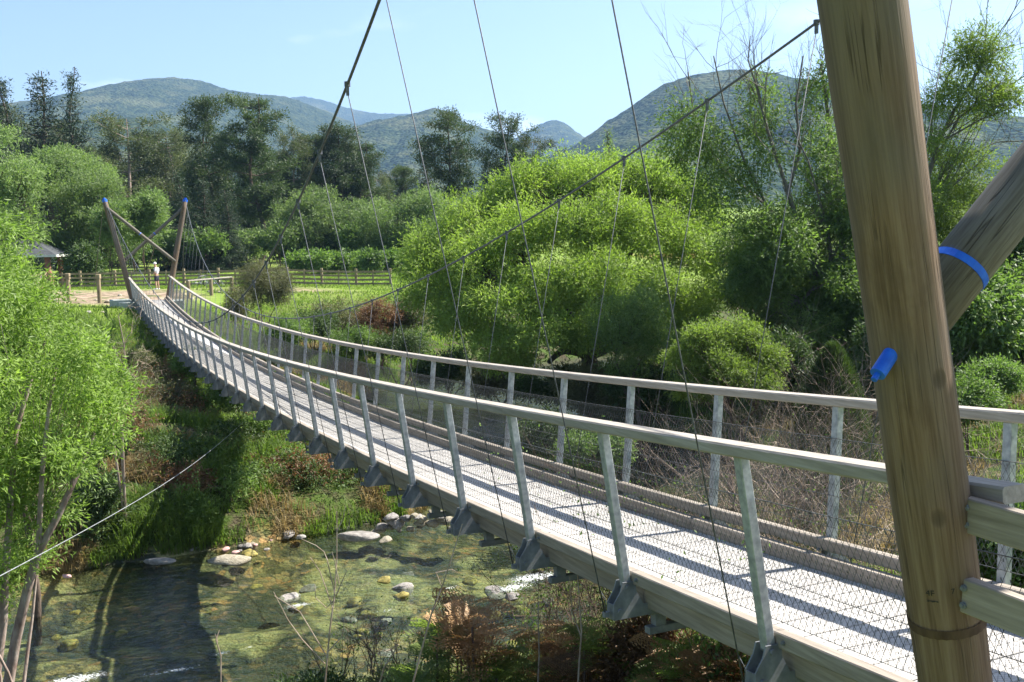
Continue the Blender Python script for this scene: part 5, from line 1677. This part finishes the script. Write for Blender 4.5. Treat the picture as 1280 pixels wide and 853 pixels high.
# ------------------------------------------------------------------ shelter
b = base_at(36, 86)
t = empty('shelter', b, R(12), label='open shelter with grey hipped roof and brown columns at the left', cat='shelter')
hz_ = 2.55
v = [(-3.6, -3, hz_), (3.1, -3, hz_), (3.1, 3, hz_), (-3.6, 3, hz_), (-.9, 0, hz_ + 1.65), (.3, 0, hz_ + 1.65)]
m_ = MB().add(v, [(0, 1, 5, 4), (1, 2, 5), (2, 3, 4, 5), (3, 0, 4), (0, 3, 2, 1)])
rf = m_.build('roof', M['roof'], t)
MB().box(-3.65, 3.15, -3.08, -3.0, hz_ - .17, hz_ + .02).box(3.1, 3.18, -3.0, 3.0, hz_ - .17, hz_ + .02).build('gutter', M['palewall'], rf)
for x, y in ((2.3, -2.3), (-2.8, -2.3), (2.3, 2.3), (-2.8, 2.3)):
    MB().tube([(x, y, -.3), (x, y, hz_)], .24, 14).build('column', M['redwood'], t, smooth=False)
MB().box(-3.2, 2.0, -2.6, -2.35, -.3, 1.0).build('wall', M['palewall'], t, bevel=.02)
MB().box(-3.25, 2.6, -2.65, -2.3, 1.0, 1.1).build('wall_cap', M['redwood'], t)
for k in range(3): MB().box(2.1 + k * .28, 2.2 + k * .28, -2.9, -2.6, .05 + k * .0, .95).build('leaning_board', M['redwood'], t)

# ------------------------------------------------------------------ bicycles
def bicycle(px, Y, rz, label, sc=1.0):
    b = base_at(px, Y)
    t = empty('bicycle', b, rz, label=label, cat='bicycle')
    t.rotation_euler = (R(8), 0, rz)
    for x in (-.52, .52):
        w = MB()
        ring = [(x + .33 * math.cos(a), 0, .34 + .33 * math.sin(a)) for a in [2 * math.pi * i / 24 for i in range(25)]]
        w.tube(ring, .024, 6, cap=False)
        wo_ = w.build('wheel', M['tyre'], t)
        sp_ = MB()
        for i in range(8):
            a = math.pi * i / 8
            sp_.tube([(x - .31 * math.cos(a), 0, .34 - .31 * math.sin(a)), (x + .31 * math.cos(a), 0, .34 + .31 * math.sin(a))], .004, 3)
        sp_.build('spokes', M['steel'], wo_)
    f = MB()
    A_, Bb, Cc_, Dd = (-.52, 0, .34), (-.05, 0, .30), (-.17, 0, .82), (.36, 0, .86)
    for p_, q_ in ((A_, Bb), (A_, Cc_), (Bb, Cc_), (Cc_, Dd), (Bb, (.38, 0, .76)), (Dd, (.52, 0, .34)), (Dd, (.34, 0, .98)), (Cc_, (-.19, 0, .93))): f.tube([p_, q_], .022, 6)
    f.build('frame', M['bikeframe'], t)
    MB().box(-.32, -.06, -.06, .06, .92, .97).build('saddle', M['tyre'], t, bevel=.02)
    MB().tube([(.34, -.29, 1.0), (.36, 0, .98), (.34, .29, 1.0)], .016, 6).build('handlebar', M['tyre'], t)
    MB().tube([(-.05, -.1, .30), (-.05, .1, .30)], .07, 10).build('crank', M['steel'], t)


bicycle(271, 76.5, R(4), 'mountain bike leaning on the paddock fence, right one')
bicycle(253, 77.2, R(50), 'mountain bike with handlebar turned, left one by the fence')

# ------------------------------------------------------------------ person
def skin_body(name, joints, edges, mt, parent, sub=2):
    me = bpy.data.meshes.new(name)
    me.from_pydata([j[:3] for j in joints], edges, [])
    o = bpy.data.objects.new(name, me); C.objects.link(o)
    sk = o.modifiers.new('skin', 'SKIN')
    for i, j in enumerate(joints):
        me.skin_vertices[0].data[i].radius = (j[3], j[4] if len(j) > 4 else j[3])
    me.skin_vertices[0].data[0].use_root = True
    ss_ = o.modifiers.new('sub', 'SUBSURF'); ss_.levels = sub; ss_.render_levels = sub
    me.materials.append(mt); o.parent = parent
    return o


b = at(196.5, 362, 68.5)
person = empty('person', b, R(-100), label='person in white cap, grey shirt and dark shorts standing at the far end', cat='person')
J = [(0, 0, .96, .13, .10), (0, .01, 1.18, .14, .10), (0, .02, 1.38, .15, .10), (0, .0, 1.50, .06), (0, -.05, 1.57, .055), (0, -.075, 1.68, .085, .10), (0, -.07, 1.76, .075, .08),
     (.11, 0, .88, .085), (.12, -.02, .50, .06), (.12, .03, .12, .042), (.12, .02, .05, .042), (.13, -.13, .03, .035),
     (-.11, 0, .88, .085), (-.12, .02, .50, .06), (-.13, .06, .12, .042), (-.13, .05, .05, .042), (-.14, -.10, .03, .035),
     (.20, .02, 1.40, .06), (.25, .03, 1.12, .043), (.17, -.20, 1.02, .033), (.10, -.27, 1.03, .03),
     (-.20, .02, 1.40, .06), (-.25, .03, 1.12, .043), (-.17, -.20, 1.02, .033), (-.10, -.27, 1.03, .03)]
Ed = [(0, 1), (1, 2), (2, 3), (3, 4), (4, 5), (5, 6), (0, 7), (7, 8), (8, 9), (9, 10), (10, 11), (0, 12), (12, 13), (13, 14), (14, 15), (15, 16), (2, 17), (17, 18), (18, 19), (19, 20), (2, 21), (21, 22), (22, 23), (23, 24)]
skin_body('body', J, Ed, M['skin'], person)
S_ = [(0, 0, .98, .155, .125), (0, .01, 1.18, .165, .125), (0, .02, 1.38, .175, .125), (0, .01, 1.46, .09), (.20, .02, 1.41, .085), (.245, .03, 1.18, .065), (-.20, .02, 1.41, .085), (-.245, .03, 1.18, .065)]
skin_body('shirt', S_, [(0, 1), (1, 2), (2, 3), (2, 4), (4, 5), (2, 6), (6, 7)], M['shirt'], person)
T_ = [(0, 0, .98, .16, .13), (0, 0, .88, .15, .13), (.11, 0, .80, .115), (.12, -.01, .55, .10), (-.11, 0, .80, .115), (-.12, .01, .55, .10)]
skin_body('shorts', T_, [(0, 1), (1, 2), (2, 3), (1, 4), (4, 5)], M['shorts'], person)
cap_ = MB().tube([(0, -.07, 1.73), (0, -.07, 1.78), (0, -.07, 1.83), (0, -.07, 1.855)], [.108, .105, .07, .01], 16).box(-.07, .07, -.24, -.12, 1.725, 1.745)
cap_.build('cap', M['whitecloth'], person)
sh_ = MB().box(.08, .17, -.17, .08, 0, .08).box(-.18, -.09, -.14, .11, 0, .08)
sh_.build('shoes', M['whitecloth'], person, bevel=.02)
for sx in (.10, -.10):
    hd_ = MB()
    for q in range(4): hd_.tube([(sx + (q - 1.5) * .018, -.28, 1.03), (sx + (q - 1.5) * .02, -.34, 1.01 - .004 * q), (sx + (q - 1.5) * .019, -.365, .985)], [.010, .009, .006], 6)
    hd_.tube([(sx * .7, -.27, 1.035), (sx * .45, -.31, 1.05)], [.011, .008], 6)
    hd_.build('fingers', M['skin'], person)

# ------------------------------------------------------------------ air
m, n, l, out = mat('haze_air')
vp = n.new('ShaderNodeVolumePrincipled')
vp.inputs['Color'].default_value = (0.36, 0.60, 1.0, 1)
vp.inputs['Density'].default_value = 0.000125
vp.inputs['Anisotropy'].default_value = 0.25
l.new(vp.outputs[0], out.inputs['Volume'])
hz = MB().box(-6300, 6300, -1800, 7100, -12, 780).build('haze', m, None, kind='stuff')


# ------------------------------------------------------------------ labels of look-alikes: tell them apart by their order
ONES = ['', 'first', 'second', 'third', 'fourth', 'fifth', 'sixth', 'seventh', 'eighth', 'ninth', 'tenth', 'eleventh', 'twelfth', 'thirteenth', 'fourteenth', 'fifteenth', 'sixteenth', 'seventeenth', 'eighteenth', 'nineteenth']
def nth(i):
    if i < 20: return ONES[i]
    t_ = {2: 'twent', 3: 'thirt', 4: 'fort', 5: 'fift'}[i // 10]
    return t_ + 'ieth' if i % 10 == 0 else t_ + 'y-' + ONES[i % 10]


ORDER = {'bushes along the back of the paddock': '%s green bush from the left along the back edge of the paddock',
         'leafy row behind the fence': '%s low leafy plant from the left in the row behind the paddock fence',
         'conifers of the dense stand': '%s dark conifer from the left in the dense stand behind the paddock',
         'bare scrub behind the footbridge': '%s bare twiggy shrub from the left behind the far side netting',
         'dark twiggy shrubs on the near bank': '%s dark twiggy shrub from the left on the near bank below the deck',
         'bracken on the near bank': '%s rusty bracken fern from the left on the bank below the water',
         'fern on the near bank': '%s green fern from the left on the bank below the water',
         'bracken under the deck edge': '%s rusty dry bracken from the left under the edge of the deck',
         'brownleaf under the deck edge': '%s dull brown fern from the left under the edge of the deck',
         'fern under the deck edge': '%s green fern from the left under the edge of the deck'}
for g, txt in ORDER.items():
    obs = sorted([o for o in C.objects if o.get('group') == g and o.parent is None], key=lambda o: o.location.x / max(o.location.y, 1))
    for i, o in enumerate(obs): o['label'] = txt % nth(i + 1)
